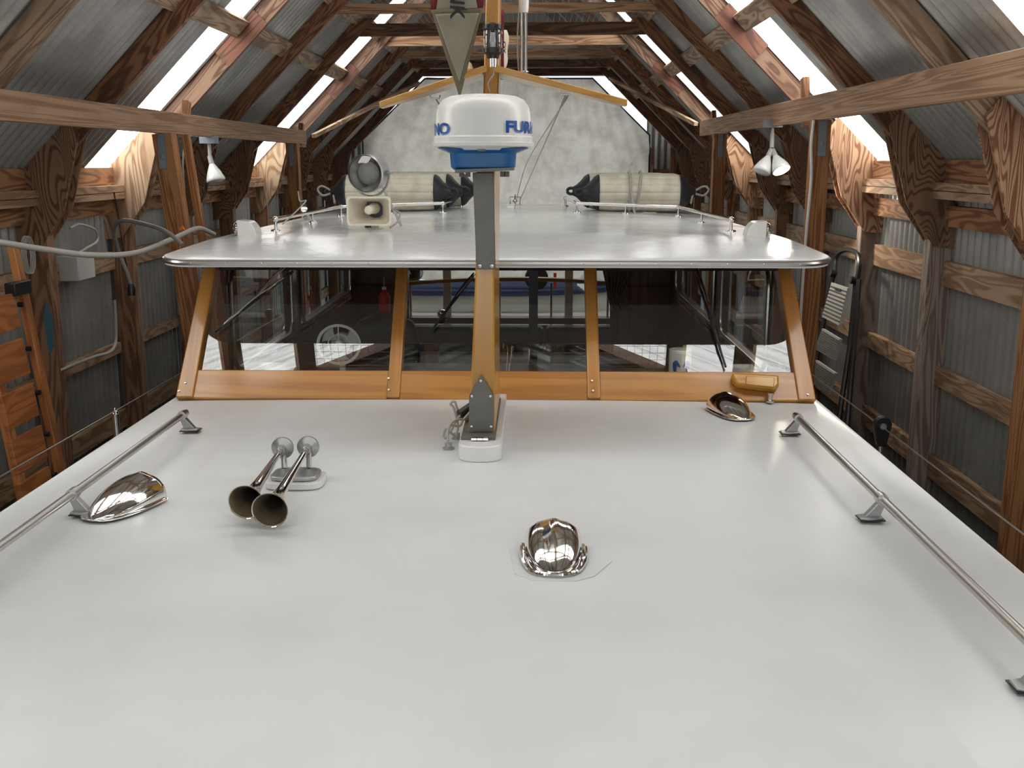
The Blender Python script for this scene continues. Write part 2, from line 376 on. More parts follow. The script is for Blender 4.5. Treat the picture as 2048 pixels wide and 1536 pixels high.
def tarp_mat():
    m, nt, N, L, b = new_mat('tarpaulin')
    tc = N.new('ShaderNodeTexCoord'); n = N.new('ShaderNodeTexNoise'); n.inputs['Scale'].default_value = 3.5; n.inputs['Detail'].default_value = 9; n.inputs['Roughness'].default_value = .62
    L.new(tc.outputs['Object'], n.inputs['Vector'])
    mr = N.new('ShaderNodeMapRange'); mr.inputs['From Min'].default_value = .42; mr.inputs['From Max'].default_value = .7; L.new(n.outputs['Fac'], mr.inputs['Value'])
    mx = N.new('ShaderNodeMix'); mx.data_type = 'RGBA'; mx.inputs['A'].default_value = (.72, .64, .54, 1); mx.inputs['B'].default_value = (.52, .45, .35, 1)
    L.new(mr.outputs[0], mx.inputs['Factor']); L.new(mx.outputs['Result'], b.inputs['Base Color']); b.inputs['Roughness'].default_value = .7
    bp = N.new('ShaderNodeBump'); bp.inputs['Strength'].default_value = .9; bp.inputs['Distance'].default_value = .25
    v = N.new('ShaderNodeTexVoronoi'); v.feature = 'DISTANCE_TO_EDGE'; v.inputs['Scale'].default_value = 2.6; v.inputs['Randomness'].default_value = 1
    nd = N.new('ShaderNodeTexNoise'); nd.inputs['Scale'].default_value = 2; nd.inputs['Detail'].default_value = 3; L.new(tc.outputs['Object'], nd.inputs['Vector'])
    vm = N.new('ShaderNodeVectorMath'); vm.operation = 'MULTIPLY_ADD'; vm.inputs[1].default_value = (.9, .9, .9); L.new(nd.outputs['Color'], vm.inputs[0]); L.new(tc.outputs['Object'], vm.inputs[2]); L.new(vm.outputs[0], v.inputs['Vector'])
    L.new(v.outputs['Distance'], bp.inputs['Height']); L.new(bp.outputs[0], b.inputs['Normal'])
    tr = N.new('ShaderNodeBsdfTranslucent'); L.new(mx.outputs['Result'], tr.inputs['Color'])
    ms = N.new('ShaderNodeMixShader'); ms.inputs[0].default_value = .36
    L.new(b.outputs[0], ms.inputs[1]); L.new(tr.outputs[0], ms.inputs[2]); L.new(ms.outputs[0], N['Material Output'].inputs['Surface'])
    return m
M['tarp'] = tarp_mat()
def glass_mat(name, tint, boost=1.0):
    m, nt, N, L, b = new_mat(name)
    N.remove(b)
    fr = N.new('ShaderNodeFresnel'); fr.inputs['IOR'].default_value = 1.5
    g = N.new('ShaderNodeNewGeometry')
    sub = N.new('ShaderNodeMath'); sub.operation = 'SUBTRACT'; sub.inputs[0].default_value = 1; L.new(g.outputs['Backfacing'], sub.inputs[1])
    m1 = N.new('ShaderNodeMath'); m1.operation = 'MULTIPLY'; m1.inputs[1].default_value = 1.9 * boost; L.new(fr.outputs[0], m1.inputs[0])
    m2 = N.new('ShaderNodeMath'); m2.operation = 'MULTIPLY'; m2.use_clamp = True; L.new(m1.outputs[0], m2.inputs[0]); L.new(sub.outputs[0], m2.inputs[1])
    tr = N.new('ShaderNodeBsdfTransparent'); tr.inputs[0].default_value = (*tint, 1)
    gl = N.new('ShaderNodeBsdfGlossy'); gl.inputs['Roughness'].default_value = 0.0; gl.inputs['Color'].default_value = (.96, .98, 1, 1)
    ms = N.new('ShaderNodeMixShader'); L.new(m2.outputs[0], ms.inputs[0]); L.new(tr.outputs[0], ms.inputs[1]); L.new(gl.outputs[0], ms.inputs[2])
    L.new(ms.outputs[0], N['Material Output'].inputs['Surface'])
    return m
M['glass'] = glass_mat('window_glass', (.92, .94, .93), 1.25)
M['side_glass'] = glass_mat('side_window_glass', (.95, .96, .95), .5)
M['lamp_glass'] = glass_mat('lamp_glass', (.8, .82, .82))
def emit(name, c, s):
    m, nt, N, L, b = new_mat(name)
    b.inputs['Emission Color'].default_value = (*c, 1); b.inputs['Emission Strength'].default_value = s
    return m
M['lit'] = emit('lit_bulb', (1, .97, .9), 25)

# ------------------------------------------------------------ boathouse (centre line x = HC)
HC = -.285
KF = [round(4.6 + 1.22 * k, 2) for k in range(-6, 9)]      # frame positions along the house
Y0, Y1 = -2.9, 15.1
def hp(side, half, y, z):                                    # a point at half-width on one side; the house leans very slightly
    return Vector((HC + side * half, y, z + .009 * side * half))
SKY = {1: [(-2.6, -2.0), (.2, .85), (3.33, 4.02), (6.52, 7.0), (10.12, 10.6)],
       -1: [(-2.6, -2.0), (.2, .85), (3.33, 4.0), (6.55, 6.98), (10.14, 10.62)]}
SUM = 3.5
def roof_sheet(side, y0, y1, nz=6):
    n = max(8, int((y1 - y0) / .088 * 8))
    def fn(u, v):
        y = y0 + (y1 - y0) * u
        off = .02 * math.cos(2 * PI * y / .088)
        half = 2.62 * (1 - v)
        return hp(side, half + off * .7, y, SUM - half + off * .7 + (.0 if v < 1 else 0))
    mb = MB(); mb.grid(fn, n, nz)
    return mb
win_n = 0
for side, nm in ((-1, 'left'), (1, 'right')):
    prev = Y0; mb = MB()
    for a, b_ in SKY[side]:
        part = roof_sheet(side, prev, a); mb.add(part.v, part.f)
        prev = b_
    part = roof_sheet(side, prev, Y1); mb.add(part.v, part.f)
    roof = mb.build('ceiling_' + nm, M['roof_metal'], normals=False, smooth=60)
    tag(roof, kind='structure')
    for a, b_ in SKY[side]:
        win_n += 1
        o = roof_sheet(side, a - .02, b_ + .02).build('window_%d' % win_n, M['skylight'], normals=False, smooth=60)
        o.location.z += .012
        tag(o, kind='structure')
    # purlins between the frames
    s2 = math.sqrt(.5)
    for k in range(len(KF) - 1):
        ya, yb = KF[k] + .02, KF[k + 1] - .02
        for half in (1.62, 1.25, .5):
            c = hp(side, half, 0, SUM - half) - Vector((side, 0, 1)) * s2 * .036
            MB().beam((c.x, ya, c.z), (c.x, yb, c.z), .13, .04, up=(side * s2, 0, s2)).build('purlin', M['purlin'], roof)
        # closure board under the eave
        c = hp(side, 2.5, 0, .93)
        MB().beam((c.x, ya, c.z), (c.x, yb, c.z), .04, .12).build('fascia', M['header'], roof)
    # wall: corrugated siding, girts, header, eave plates
    n = int((Y1 - Y0) / .088 * 8)
    mb = MB()
    mb.grid(lambda u, v: hp(side, 2.575 + .015 * math.cos(2 * PI * (Y0 + (Y1 - Y0) * u) / .088), Y0 + (Y1 - Y0) * u, -2.2 + 3.15 * v), n, 4)
    wall = mb.build('wall_' + nm, M['wall_metal'], normals=False, smooth=60)
    tag(wall, kind='structure')
    gz = ((.475, .34), (-.108, -.21), (-.61, -.74), (-1.3, -1.42)) if side > 0 else ((.415, .30), (-.195, -.265), (-.66, -.78), (-1.3, -1.42))
    for k in range(len(KF) - 1):
        ya, yb = KF[k] + .045, KF[k + 1] - .045
        for zt, zb in gz:
            c = hp(side, 2.54, 0, 0)
            MB().box((c.x - .02, ya, zb), (c.x + .02, yb, zt)).build('girt', M['girt'], wall)
        c = hp(side, 2.52, 0, 0)
        MB().box((c.x - .02, ya, .665), (c.x + .02, yb, .775)).build('header_board', M['header'], wall)
        c = hp(side, 2.46, 0, 0)
        for z0, z1 in ((.79, .83), (.834, .875)):
            MB().box((c.x - .045, ya, z0 + .009 * side * 2.4), (c.x + .045, yb, z1 + .009 * side * 2.4)).build('eave_plate', M['girt'], wall)

# back wall: corrugated sheets either side of the door opening, gable open above the tarp
mb = MB()
for xa, xb in ((HC - 2.57, -2.2), (1.56, HC + 2.57)):
    n = int((xb - xa) / .088 * 8)
    mb.grid(lambda u, v: Vector((xa + (xb - xa) * u, 15.0 + .011 * math.cos(2 * PI * (xa + (xb - xa) * u) / .088), -2.2 + v * (5.68 - abs(xa + (xb - xa) * u - HC)))), n, 3)
mb.prism([(HC - 1.33, 15.0, 2.16), (HC + 1.33, 15.0, 2.16), (HC, 15.0, 3.49)], (0, .02, 0))
wb = mb.build('wall_back', M['wall_metal'], normals=False, smooth=60); tag(wb, kind='structure')
for xa, xb in ((HC - 2.57, -2.2), (1.56, HC + 2.57)):
    for z in (.85, .35, -.3, -.9):
        MB().box((xa, 14.93, z - .06), (xb, 14.97, z + .06)).build('girt', M['post'], wb)
    for x in (xa + .04, xb - .04, (xa + xb) / 2):
        MB().box((x - .045, 14.82, -2.2), (x + .045, 14.92, 1.2 if abs(x) < 2.2 else .9)).build('stud', M['post'], wb)
# front wall behind the camera: gable and jambs round a wide open doorway
mb = MB()
for xa, xb in ((HC - 2.57, HC - 1.9), (HC + 1.9, HC + 2.57)):
    mb.grid(lambda u, v: Vector((xa + (xb - xa) * u, -2.85 + .008 * math.cos(2 * PI * (xa + (xb - xa) * u) / .088), -2.2 + 3.2 * v)), 60, 3)
mb.prism([(HC - 2.5, -2.85, 1.0), (HC + 2.5, -2.85, 1.0), (HC, -2.85, 3.5)], (0, .02, 0))
wf = mb.build('wall_front', M['wall_metal'], normals=False, smooth=60); tag(wf, kind='structure')
fl = MB().box((-5, -6, -2.32), (5, 16, -2.2)).build('floor', M['water']); tag(fl, kind='structure')

# timber frames
def gusset_outline(side, y):
    pts = [(2.165, 1.175), (2.235, 1.265), (2.50, 1.0), (2.50, .79), (2.575, .74), (2.575, .52), (2.45, .535), (2.285, .765)]
    return [hp(side, a, y, z) for a, z in pts], [(z + 10 * random.random() * 0, a, 0) for a, z in pts]
flabels = {
    4.6: 'nearest timber frame, rafter grained brown plywood gusset cut off by the frame edge',
    5.82: 'timber frame with the dark brown plywood gussets, second from the camera',
    7.04: 'timber frame with pale plywood gussets at the near lamp posts and middle skylight',
    8.26: 'timber frame just behind the lamp posts, whose collar tie is highest in the photo',
    9.48: 'timber frame with dark red brown collar tie, behind the highest visible tie',
    10.7: 'timber frame with bright collar tie lit by the far skylight',
    11.92: 'timber frame just behind the brightly lit collar tie',
    13.14: 'dark timber frame, second from the hanging tarpaulin',
    14.36: 'dark timber frame closest to the hanging tarpaulin'}
for k, yk in enumerate(KF):
    if yk > 4:
        fr = empty('roof_truss', (HC, yk, -2.2), flabels[yk], 'roof frame', 'timber frames along the boathouse')
    else:
        fr = empty('roof_truss', (HC, yk, -2.2), 'timber frame %s, outside the photo' % ('touching the open front doorway', 'one bay in from the front doorway', 'two bays in from the front doorway', 'close behind the bow deck edge', 'directly above the bow cabin top', 'just ahead of the nearest skylight')[k], 'roof frame', 'timber frames along the boathouse')
    rm = M['rafter_grey'] if yk in (4.6,) else M['rafter']
    if yk in (7.04, 10.7): rm = M['dimmed_fir']
    for side in (-1, 1):
        # rafter: from the eave to the ridge, depth .127 measured square to the roof
        a = hp(side, 2.46, yk, SUM - 2.46) - Vector((side, 0, 1)) * s2 * .072
        b_ = hp(side, .03, yk, SUM - .03) - Vector((side, 0, 1)) * s2 * .072
        MB().beam(a, b_, .045, .12, up=(side * s2, 0, s2)).build('rafter', rm, fr)
        # plywood scab where two rafter lengths meet
        if yk in (7.04, 10.7):
            c0 = hp(side, 1.78, yk, SUM - 1.78) - Vector((side, 0, 1)) * s2 * .075; c1 = hp(side, 1.52, yk, SUM - 1.52) - Vector((side, 0, 1)) * s2 * .075
            MB().beam(c0 - Vector((0, .032, 0)), c1 - Vector((0, .032, 0)), .018, .13, up=(side * s2, 0, s2)).build('splice_plate', M['splice'], fr)
        # post
        pm = M['post_grey'] if (side > 0 and yk in (5.82, 7.04)) else (M['post_new'] if (side > 0 and yk == 4.6) else M['post'])
        p = hp(side, 2.50 if side > 0 else 2.465, yk, 0)
        MB().box((p.x - .065, yk - .045, -2.2), (p.x + .065, yk + .045, .93)).build('post', pm, fr)
        # plywood gussets, one on each face
        gm = {4.6: M['ply'], 5.82: M['ply_dark'], 7.04: M['ply'], 10.7: M['ply']}.get(yk, M['ply_dark'])
        if side < 0: gm = {7.04: M['ply_pale'], 10.7: M['ply_pale']}.get(yk, M['ply_dark'])
        for yo in (-.06, .047):
            pts, gc = gusset_outline(side, yk + yo)
            o_ = random.uniform(0, 40)
            gc = [(g[0] + o_, g[1] + o_, 0) for g in gc]
            MB().prism(pts, (0, .013, 0), gc=gc).build('gusset', gm, fr, smooth=0)
        # blocking inside the gusset
        q0 = hp(side, 2.22, yk, 1.15); q1 = hp(side, 2.33, yk, .77); q2 = hp(side, 2.46, yk, .56)
        mb = MB(); mb.beam(q0, q1, .07, .035, up=(side, 0, .3)); mb.beam(q1, q2, .07, .035, up=(side, 0, .8))
        mb.build('gusset_block', M['header'], fr)
    cz = {8.26: (2.095, .07), 9.48: (2.07, .105)}.get(yk, (2.115, .09))
    cm = {8.26: M['collar'], 10.7: M['collar'], 11.92: M['collar']}.get(yk, M['collar_dark'])
    MB().beam((HC - 1.3, yk + .04, cz[0] + cz[1] / 2), (HC + 1.3, yk + .04, cz[0] + cz[1] / 2 + .012), .038, cz[1]).build('collar_tie', cm, fr)
# wire mesh laid over the collar ties
mb = MB()
for i in range(49):
    x = HC - 1.2 + 2.4 * i / 48; mb.beam((x, 3, 2.215), (x, 14.4, 2.215), .002, .002)
for j in range(229):
    y = 3 + 11.4 * j / 228; mb.beam((HC - 1.22, y, 2.217), (HC + 1.22, y, 2.217), .002, .002)
tag(mb.build('wire_mesh', M['wire'], smooth=0, normals=False), 'galvanised wire mesh laid across the tops of the collar ties', 'wire mesh', kind='stuff')

# long beams carried on posts beside the boat
def long_beam(name, pts, w_, h_, mat, label, cat, group=None):
    o = MB().beam(pts[0], pts[1], w_, h_).build(name, mat, bevel=.004); tag(o, label, cat, group); return o
rb = MB(); rb.beam((1.6, 1.2, 1.285), (1.6, 10.35, 1.318), .04, .14)
tag(rb.build('long_beam', M['long_beam'], bevel=.003), 'long brown beam running along the right side above the lit lamp', 'beam', 'long beams beside the boat')
lb = MB(); lb.beam((-2.15, 1.2, 1.225), (-2.15, 10.05, 1.229), .04, .125); lb.beam((-2.175, 9.85, 1.21), (-2.175, 10.15, 1.21), .035, .14)
tag(lb.build('long_beam', M['long_beam'], bevel=.003), 'long brown beam running along the left side above the unlit lamp', 'beam', 'long beams beside the boat')
def beam_post(x, y, top, botx, label, wid=.1, blk=None, ztop=1.5):
    e = empty('beam_post', (botx, y, -2.2), label, 'post', 'posts under the long beams')
    MB().beam((botx, y, -2.2), (x, y, top), wid, .1, up=(0, 1, 0)).build('post', M['post_new'], e)
    mb = MB(); mb.box((x - .022, y - .056, top - .2), (x + .022, y - .051, top + .0)); mb.lathe([(.012, 0), (.012, .008), (0, .01)], (x, y - .056, top - .13), (0, -1, 0), 10)
    mb.build('metal_strap', M['galv'], e)
    if blk:
        sg = 1 if x > 0 else -1
        MB().beam((x + sg * .032, y + .45, top - .02), (x + sg * .02, y + .5, ztop), .07, .04, up=(1, 0, 0)).build('hanger_block', M['header'], e)
    return e
beam_post(1.62, 6.15, 1.236, 1.6, 'orange fir post under the right long beam, nearest the lit lamp', .095, blk=1.54, ztop=1.5)
beam_post(1.62, 9.45, 1.245, 1.61, 'orange fir post under the far end of the right long beam', .11, blk=1.56, ztop=1.46)
beam_post(-2.14, 6.2, 1.163, -1.84, 'brown fir post under the left long beam, beside the unlit lamp', .11, blk=-2.06, ztop=1.37)
beam_post(-2.14, 9.5, 1.165, -2.1, 'orange fir post under the far end of the left long beam', .1, blk=-2.07, ztop=1.35)
o = MB().beam((-2.06, 6.34, 1.16), (-1.72, 6.34, -2.2), .04, .05, up=(0, 1, 0)).build('timber_brace', M['post_new'])
tag(o, 'thin orange timber leaning just right of the brown left beam post', 'timber')
for a, b_, lab in ((atY(1392, 248, 10.45), atY(1220, 157, 12.0), 'thin grey wooden pole from the right beam end toward the tarp'),
                   (atY(627, 272, 10.2), atY(836, 166, 12.0), 'thin grey wooden pole from the left beam end toward the tarp')):
    tag(MB().beam(a, b_, .045, .035).build('wooden_pole', M['purlin']), lab, 'pole', 'poles running from the beam ends')

# tarp over the far doorway
mb = MB()
def tarpf(u, v):
    z = -.6 + 2.72 * v
    xl = -2.33 + max(0, z - 1.3) * 1.08; xr = 1.56 - max(0, z - 1.35) * 1.03
    x = xl + (xr - xl) * u
    r = .022 * math.sin(3.1 * x + 4.4 * z) * math.sin(2.3 * z - 1.1 * x) + .012 * math.sin(9 * x - 7 * z + 2 * math.sin(4 * z)) + .008 * math.sin(17 * z + 6 * x) + .006 * math.sin(31 * x + 12 * z * math.sin(x))
    z2 = z - .012 * abs(math.sin(u * 9)) * v
    return Vector((x, 14.62 + r * 1.4, z2))
mb.grid(tarpf, 120, 100)
tarp = mb.build('tarpaulin', M['tarp'], smooth=180); tag(tarp, 'off-white wrinkled tarpaulin hung over the far doorway', 'tarp')
mb = MB()
for P in ([(-2.33, 14.6, .2), (-2.33, 14.6, 1.3), (-1.47, 14.6, 2.1), (.78, 14.6, 2.1), (1.56, 14.6, 1.36), (1.57, 14.6, .1)],):
    mb.tube(P, .012, 6)
mb.build('hem_cord', M['black'], tarp)

# ------------------------------------------------------------ the boat (centre line x = BC, cabin top z = 0)
BC = -.168
boat = empty('motor_yacht', (BC, 4.4, -1.6), 'white wooden motor yacht with varnished windshield filling the boathouse', 'boat')
# cabin top with rounded edges, cambered very slightly
mb = MB()
prof = []
HW = 1.385
for i in range(41):
    t = -1 + 2 * i / 40
    prof.append((HW * t, .012 * (1 - t * t) - .012))
edge = [(HW + .012, -.006), (HW + .022, -.02), (HW + .025, -.04), (HW + .015, -.06)]
prof = [(-x, z) for x, z in edge[::-1]] + prof + edge + [(HW - .01, -.5), (-(HW - .01), -.5)]
ys = [-.15, .2, .8, 1.5, 2.2, 3, 3.6, 4.1, 4.6]
def shrink(y): return 1 if y > 1.5 else (1 - .06 * ((1.5 - y) / 1.65) ** 2)
n = len(prof); vs_ = [(BC + x * shrink(y), y, z) for y in ys for x, z in prof]
fs_ = [(i * n + k, i * n + (k + 1) % n, (i + 1) * n + (k + 1) % n, (i + 1) * n + k) for i in range(len(ys) - 1) for k in range(n)] + [tuple(range(n))[::-1], tuple((len(ys) - 1) * n + k for k in range(n))]
mb.add(vs_, fs_)
mb.build('cabin_top', M['deck'], boat, smooth=45)
# hull and side decks
mb = MB()
def hw_(y): return 1.72 if y > 1.5 else 1.72 * math.sqrt(max(0.0, 1 - ((1.5 - y) / 4.1) ** 2.2)) + .02
st = [(-2.5 + 14.4 * i / 30) for i in range(31)]
prof = [(-1, 0), (-1.0, -.06), (-.86, -.7), (-.5, -1.5), (.5, -1.5), (.86, -.7), (1.0, -.06), (1, 0)]
vs_ = [(BC + x * hw_(y), y, -.48 + z) for y in st for x, z in prof]; n = len(prof)
fs_ = [(i * n + k, i * n + (k + 1) % n, (i + 1) * n + (k + 1) % n, (i + 1) * n + k) for i in range(len(st) - 1) for k in range(n)] + [tuple(range(n))[::-1], tuple((len(st) - 1) * n + k for k in range(n))]
mb.add(vs_, fs_); mb.build('hull', M['hull'], boat, smooth=40)

# windshield, raked back: plane y = 4.43 + .75 z
NW = Vector((0, -.8, .6))
def WP(x, z, off=0): return Vector((x, 4.43 + .75 * z, z)) + NW * off
def ws(px, py, off=0):
    p = on(px, py, (0, 1, -.75), 4.43); return p + NW * off
def wbar(a, b_, c, d, t0, t1, name, mat, parent):        # a board outlined on the raked plane by four (x, z) corners, from t0 to t1 outward
    pts = [WP(x, z, t0) for x, z in (a, b_, c, d)]
    ln = (Vector(b_) - Vector(a)).length; hh = (Vector(d) - Vector(a)).length; o_ = random.uniform(0, 40)
    ax = ln > hh
    gc = [((x if ax else z) + o_, (z if ax else x) + o_, 0) for x, z in (a, b_, c, d)]
    return MB().prism(pts, NW * (t1 - t0), gc=gc).build(name, mat, parent, smooth=0, bevel=.005)
wf_ = empty('windshield_frame', (0, 0, 0)); wf_.parent = boat; wf_.location = Vector((BC, 4.43, 0)) - boat.location
ZS, ZT = .1, .528
XL0, XR0, XL1, XR1 = BC - 1.378, BC + 1.378, BC - 1.335, BC + 1.325
m0, m1 = BC - .435, BC + .43
wbar((XL0 + .03, -.01), (m0 - .025, -.01), (m0 - .025, ZS), (XL0 + .03, ZS), -.03, .02, 'sill', M['varnish_red'], wf_)
wbar((m0 + .025, -.01), (m1 - .025, -.01), (m1 - .025, ZS), (m0 + .025, ZS), -.03, .02, 'sill', M['varnish_red'], wf_)
wbar((m1 + .025, -.01), (XR0 - .03, -.01), (XR0 - .03, ZS), (m1 + .025, ZS), -.03, .02, 'sill', M['varnish_red'], wf_)
wbar((XL0, -.01), (XL0 + .075, -.01), (XL1 + .05, .56), (XL1 - .01, .56), -.045, .03, 'corner_post', M['varnish_red'], wf_)
wbar((XR0 - .075, -.01), (XR0, -.01), (XR1 + .01, .56), (XR1 - .05, .56), -.045, .03, 'corner_post', M['varnish_red'], wf_)
wbar((m0 - .027, -.005), (m0 + .027, -.005), (m0 + .03, .56), (m0 - .025, .56), -.04, .028, 'mullion', M['varnish_red'], wf_)
wbar((m1 - .027, -.005), (m1 + .027, -.005), (m1 + .025, .56), (m1 - .03, .56), -.04, .028, 'mullion', M['varnish_red'], wf_)
wbar((XL1, ZT), (XR1, ZT), (XR1, .56), (XL1, .56), -.03, .022, 'head_rail', M['mahogany'], wf_)
mb = MB()
for px, py in ((375, 772), (779, 763), (779, 786), (1183, 768), (1185, 788), (1612, 795), (362, 788)):
    mb.lathe([(.006, 0), (.005, .003), (0, .004)], ws(px, py, .03), NW, 8)
mb.build('screw', M['steel'], wf_)
for a, b_, lab in ((XL0 + .07, m0 - .026, 'left pane'), (m0 + .026, m1 - .026, 'centre pane'), (m1 + .026, XR0 - .07, 'right pane')):
    xa = max(a, a); top_a = a + (.03 if a < BC - 1 else 0); top_b = b_ - (.04 if b_ > BC + 1 else 0)
    pts = [WP(a, ZS - .01, -.006), WP(b_, ZS - .01, -.006), WP(top_b, ZT + .01, -.006), WP(top_a, ZT + .01, -.006)]
    MB().prism(pts, NW * .006).build('window_pane', M['glass'], boat, smooth=0)

# pilothouse roof: visor rising to a crease, then flat; rounded corners and metal rub strip
def roof_z(x, y):
    t = (x - BC) / 1.42
    base = .602 + .058 * min(1, max(0, (y - 4.42) / .8)) ** .8
    return base - .03 * min(1, (y - 4.42) / .8 if y > 4.42 else 0) * abs(t) ** 2.5 - .0 * t
RHW = 1.43
def roof_half(y):
    r = .13
    if y < 4.42 + r:
        return RHW - r + math.sqrt(max(0, r * r - (4.42 + r - y) ** 2))
    return RHW - .02 * (y - 4.5) / 4.5
mb = MB()
ysr = [4.42 + .13 * (1 - math.cos(PI / 2 * i / 7)) for i in range(8)] + [4.62, 4.75, 4.9, 5.05, 5.2, 5.35, 5.6, 6, 6.6, 7.2, 7.8, 8.4, 8.9]
nx = 32
vs_ = []; fs_ = []
for y in ysr:
    h_ = roof_half(y)
    for i in range(nx + 1):
        x = -h_ + 2 * h_ * i / nx
        vs_.append((BC + x, y + .012 * 0, roof_z(BC + x, y)))
base = len(vs_)
for y in ysr:
    h_ = roof_half(y)
    for i in range(nx + 1):
        x = -h_ + 2 * h_ * i / nx
        vs_.append((BC + x, y, roof_z(BC + x, y) - .035))
W_ = nx + 1; R_ = len(ysr)
for j in range(R_ - 1):
    for i in range(nx):
        a = j * W_ + i
        fs_.append((a, a + 1, a + W_ + 1, a + W_)); fs_.append((base + a, base + a + W_, base + a + W_ + 1, base + a + 1))
    for i in (0, nx):
        a = j * W_ + i; fs_.append((a, a + W_, base + a + W_, base + a))
for j in (0, R_ - 1):
    for i in range(nx):
        a = j * W_ + i; fs_.append((a, base + a, base + a + 1, a + 1))
mb.add(vs_, fs_)
roofo = mb.build('pilothouse_roof', M['roof_paint'], boat, smooth=50)
# rub strip round the visor edge
pts = []
for y in [8.9, 7, 6, 5.2, 4.9, 4.7] + ysr[:8][::-1]:
    pts.append(Vector((BC - roof_half(y), y, roof_z(BC - 1.4, y) - .016)))
pts += [Vector((BC + x, 4.42, .585)) for x in np.linspace(-1.2, 1.2, 9)]
for y in ysr[:8] + [4.7, 4.9, 5.2, 6, 7, 8.9]:
    pts.append(Vector((BC + roof_half(y), y, roof_z(BC + 1.4, y) - .016)))
mb = MB(); mb.tube(pts, .012, 8); mb.build('rub_strip', M['steel'], roofo)
for i in range(18):
    MB().lathe([(.004, 0), (.003, .002), (0, .003)], (BC - 1.28 + 2.56 * i / 17, 4.408, .585), (0, -1, 0), 8).build('strip_screw', M['chrome'], roofo)
# mahogany trim below the visor
MB().box((BC - 1.28, 4.68, .555), (BC + 1.28, 4.72, .575)).build('visor_trim', M['mahogany'], boat, bevel=.004)

# cabin sides with framed windows, aft bulkhead, cabin sole
def wall_with_holes(side, name):
    x = BC + side * 1.32
    e = MB()
    ya, yb, za, zb = 4.95, 8.6, -.9, .61
    holes = [(5.02, 6.28, .0, .5), (6.55, 8.3, .0, .5)]
    ycuts = sorted({ya, yb} | {h[0] for h in holes} | {h[1] for h in holes})
    for i in range(len(ycuts) - 1):
        y0, y1 = ycuts[i], ycuts[i + 1]
        h = [h for h in holes if h[0] <= y0 and h[1] >= y1]
        segs = [(za, h[0][2]), (h[0][3], zb)] if h else [(za, zb)]
        for z0, z1 in segs: e.box((x - .02, y0, z0), (x + .02, y1, z1))
    e.prism([(x - .02, 4.46, -.4), (x - .02, 4.95, -.4), (x - .02, 4.95, .0), (x - .02, 4.46, 0)], (.04, 0, 0))
    w_ = e.build(name, M['mahogany'], boat, smooth=0)
    for (y0, y1, z0, z1) in holes:
        r = .09; P = []
        for cy_, cz_, a0 in ((y1 - r, z1 - r, 0), (y0 + r, z1 - r, 90), (y0 + r, z0 + r, 180), (y1 - r, z0 + r, 270)):
            for k in range(7):
                a = math.radians(a0 + 15 * k); P.append((x - side * .03, cy_ + r * math.cos(a), cz_ + r * math.sin(a)))
        P.append(P[0]); P.append(P[1])
        mb = MB(); mb.tube(P, .011, 8, cap=False); f = mb.build('window_rim', M['steel'], w_)
        mb = MB()
        for q in (0, .03): mb.box((x - side * .03 - .006, y0, z0 - .03 - q), (x - side * .03 + .006, y1, z0 - .012 - q))
        mb.build('window_ledge', M['girt'], w_, smooth=0)
        MB().box((x - .003, y0, z0), (x + .003, y1, z1)).build('side_pane', M['side_glass'], w_, smooth=0)
wall_with_holes(-1, 'cabin_side'); wall_with_holes(1, 'cabin_side')
mb = MB()
for x0, x1 in ((BC - 1.3, BC - .86), (BC + .80, BC + 1.3)): mb.box((x0, 8.6, -.9), (x1, 8.64, .62))
mb.box((BC - .9, 8.6, -.9), (BC + .85, 8.64, -.32)); mb.box((BC - .9, 8.6, .56), (BC + .85, 8.64, .62))
mb.build('aft_bulkhead', M['mahogany'], boat, smooth=0)
MB().box((BC - 1.3, 4.7, -1.25), (BC + 1.3, 8.6, -1.2)).build('cabin_sole', M['mahogany'], boat, smooth=0)
MB().box((BC - 1.3, 4.62, .575), (BC + 1.3, 8.6, .6)).build('headliner', M['mahogany'], boat, smooth=0)
mb = MB(); mb.box((BC - 1.3, 4.5, -.03), (BC + 1.3, 5.25, .0)); mb.box((BC - 1.3, 5.22, -.6), (BC + 1.3, 5.25, .0)); mb.build('dashboard', M['mahogany'], boat, smooth=0, bevel=.006)
MB().beam((.0, 5.9, -1.2), (.0, 5.9, .575), .05, .04, up=(0, 1, 0)).build('pillar', M['black'], boat)

# ---- mast
mast = empty('mast', (BC, 3.9, 0), 'varnished wooden mast standing on a white plinth before the windshield', 'mast')
prof = [(.06, 3.60, 4.15, -.229, -.134), (.35, 3.605, 4.16, -.213, -.135), (.63, 3.61, 4.17, -.2, -.136), (.985, 3.62, 4.19, -.195, -.133), (1.0, 3.78, 4.02, -.187, -.13), (1.3, 3.79, 3.98, -.176, -.123), (2.4, 3.86, 4.0, -.145, -.112)]
vs_ = []; gc = []
for z, yf, yb, xl, xr in prof:
    for x, y in ((xl, yf), (xr, yf), (xr, yb), (xl, yb)):
        vs_.append((x, y, z)); gc.append((z, x, y))
fs_ = [(3, 2, 1, 0), tuple(4 * (len(prof) - 1) + k for k in range(4))]
for i in range(len(prof) - 1):
    for k in range(4): fs_.append((4 * i + k, 4 * i + (k + 1) % 4, 4 * i + 4 + (k + 1) % 4, 4 * i + 4 + k))
MB().add(vs_, fs_, gc).build('mast_timber', M['varnish'], mast, smooth=20, bevel=.006)
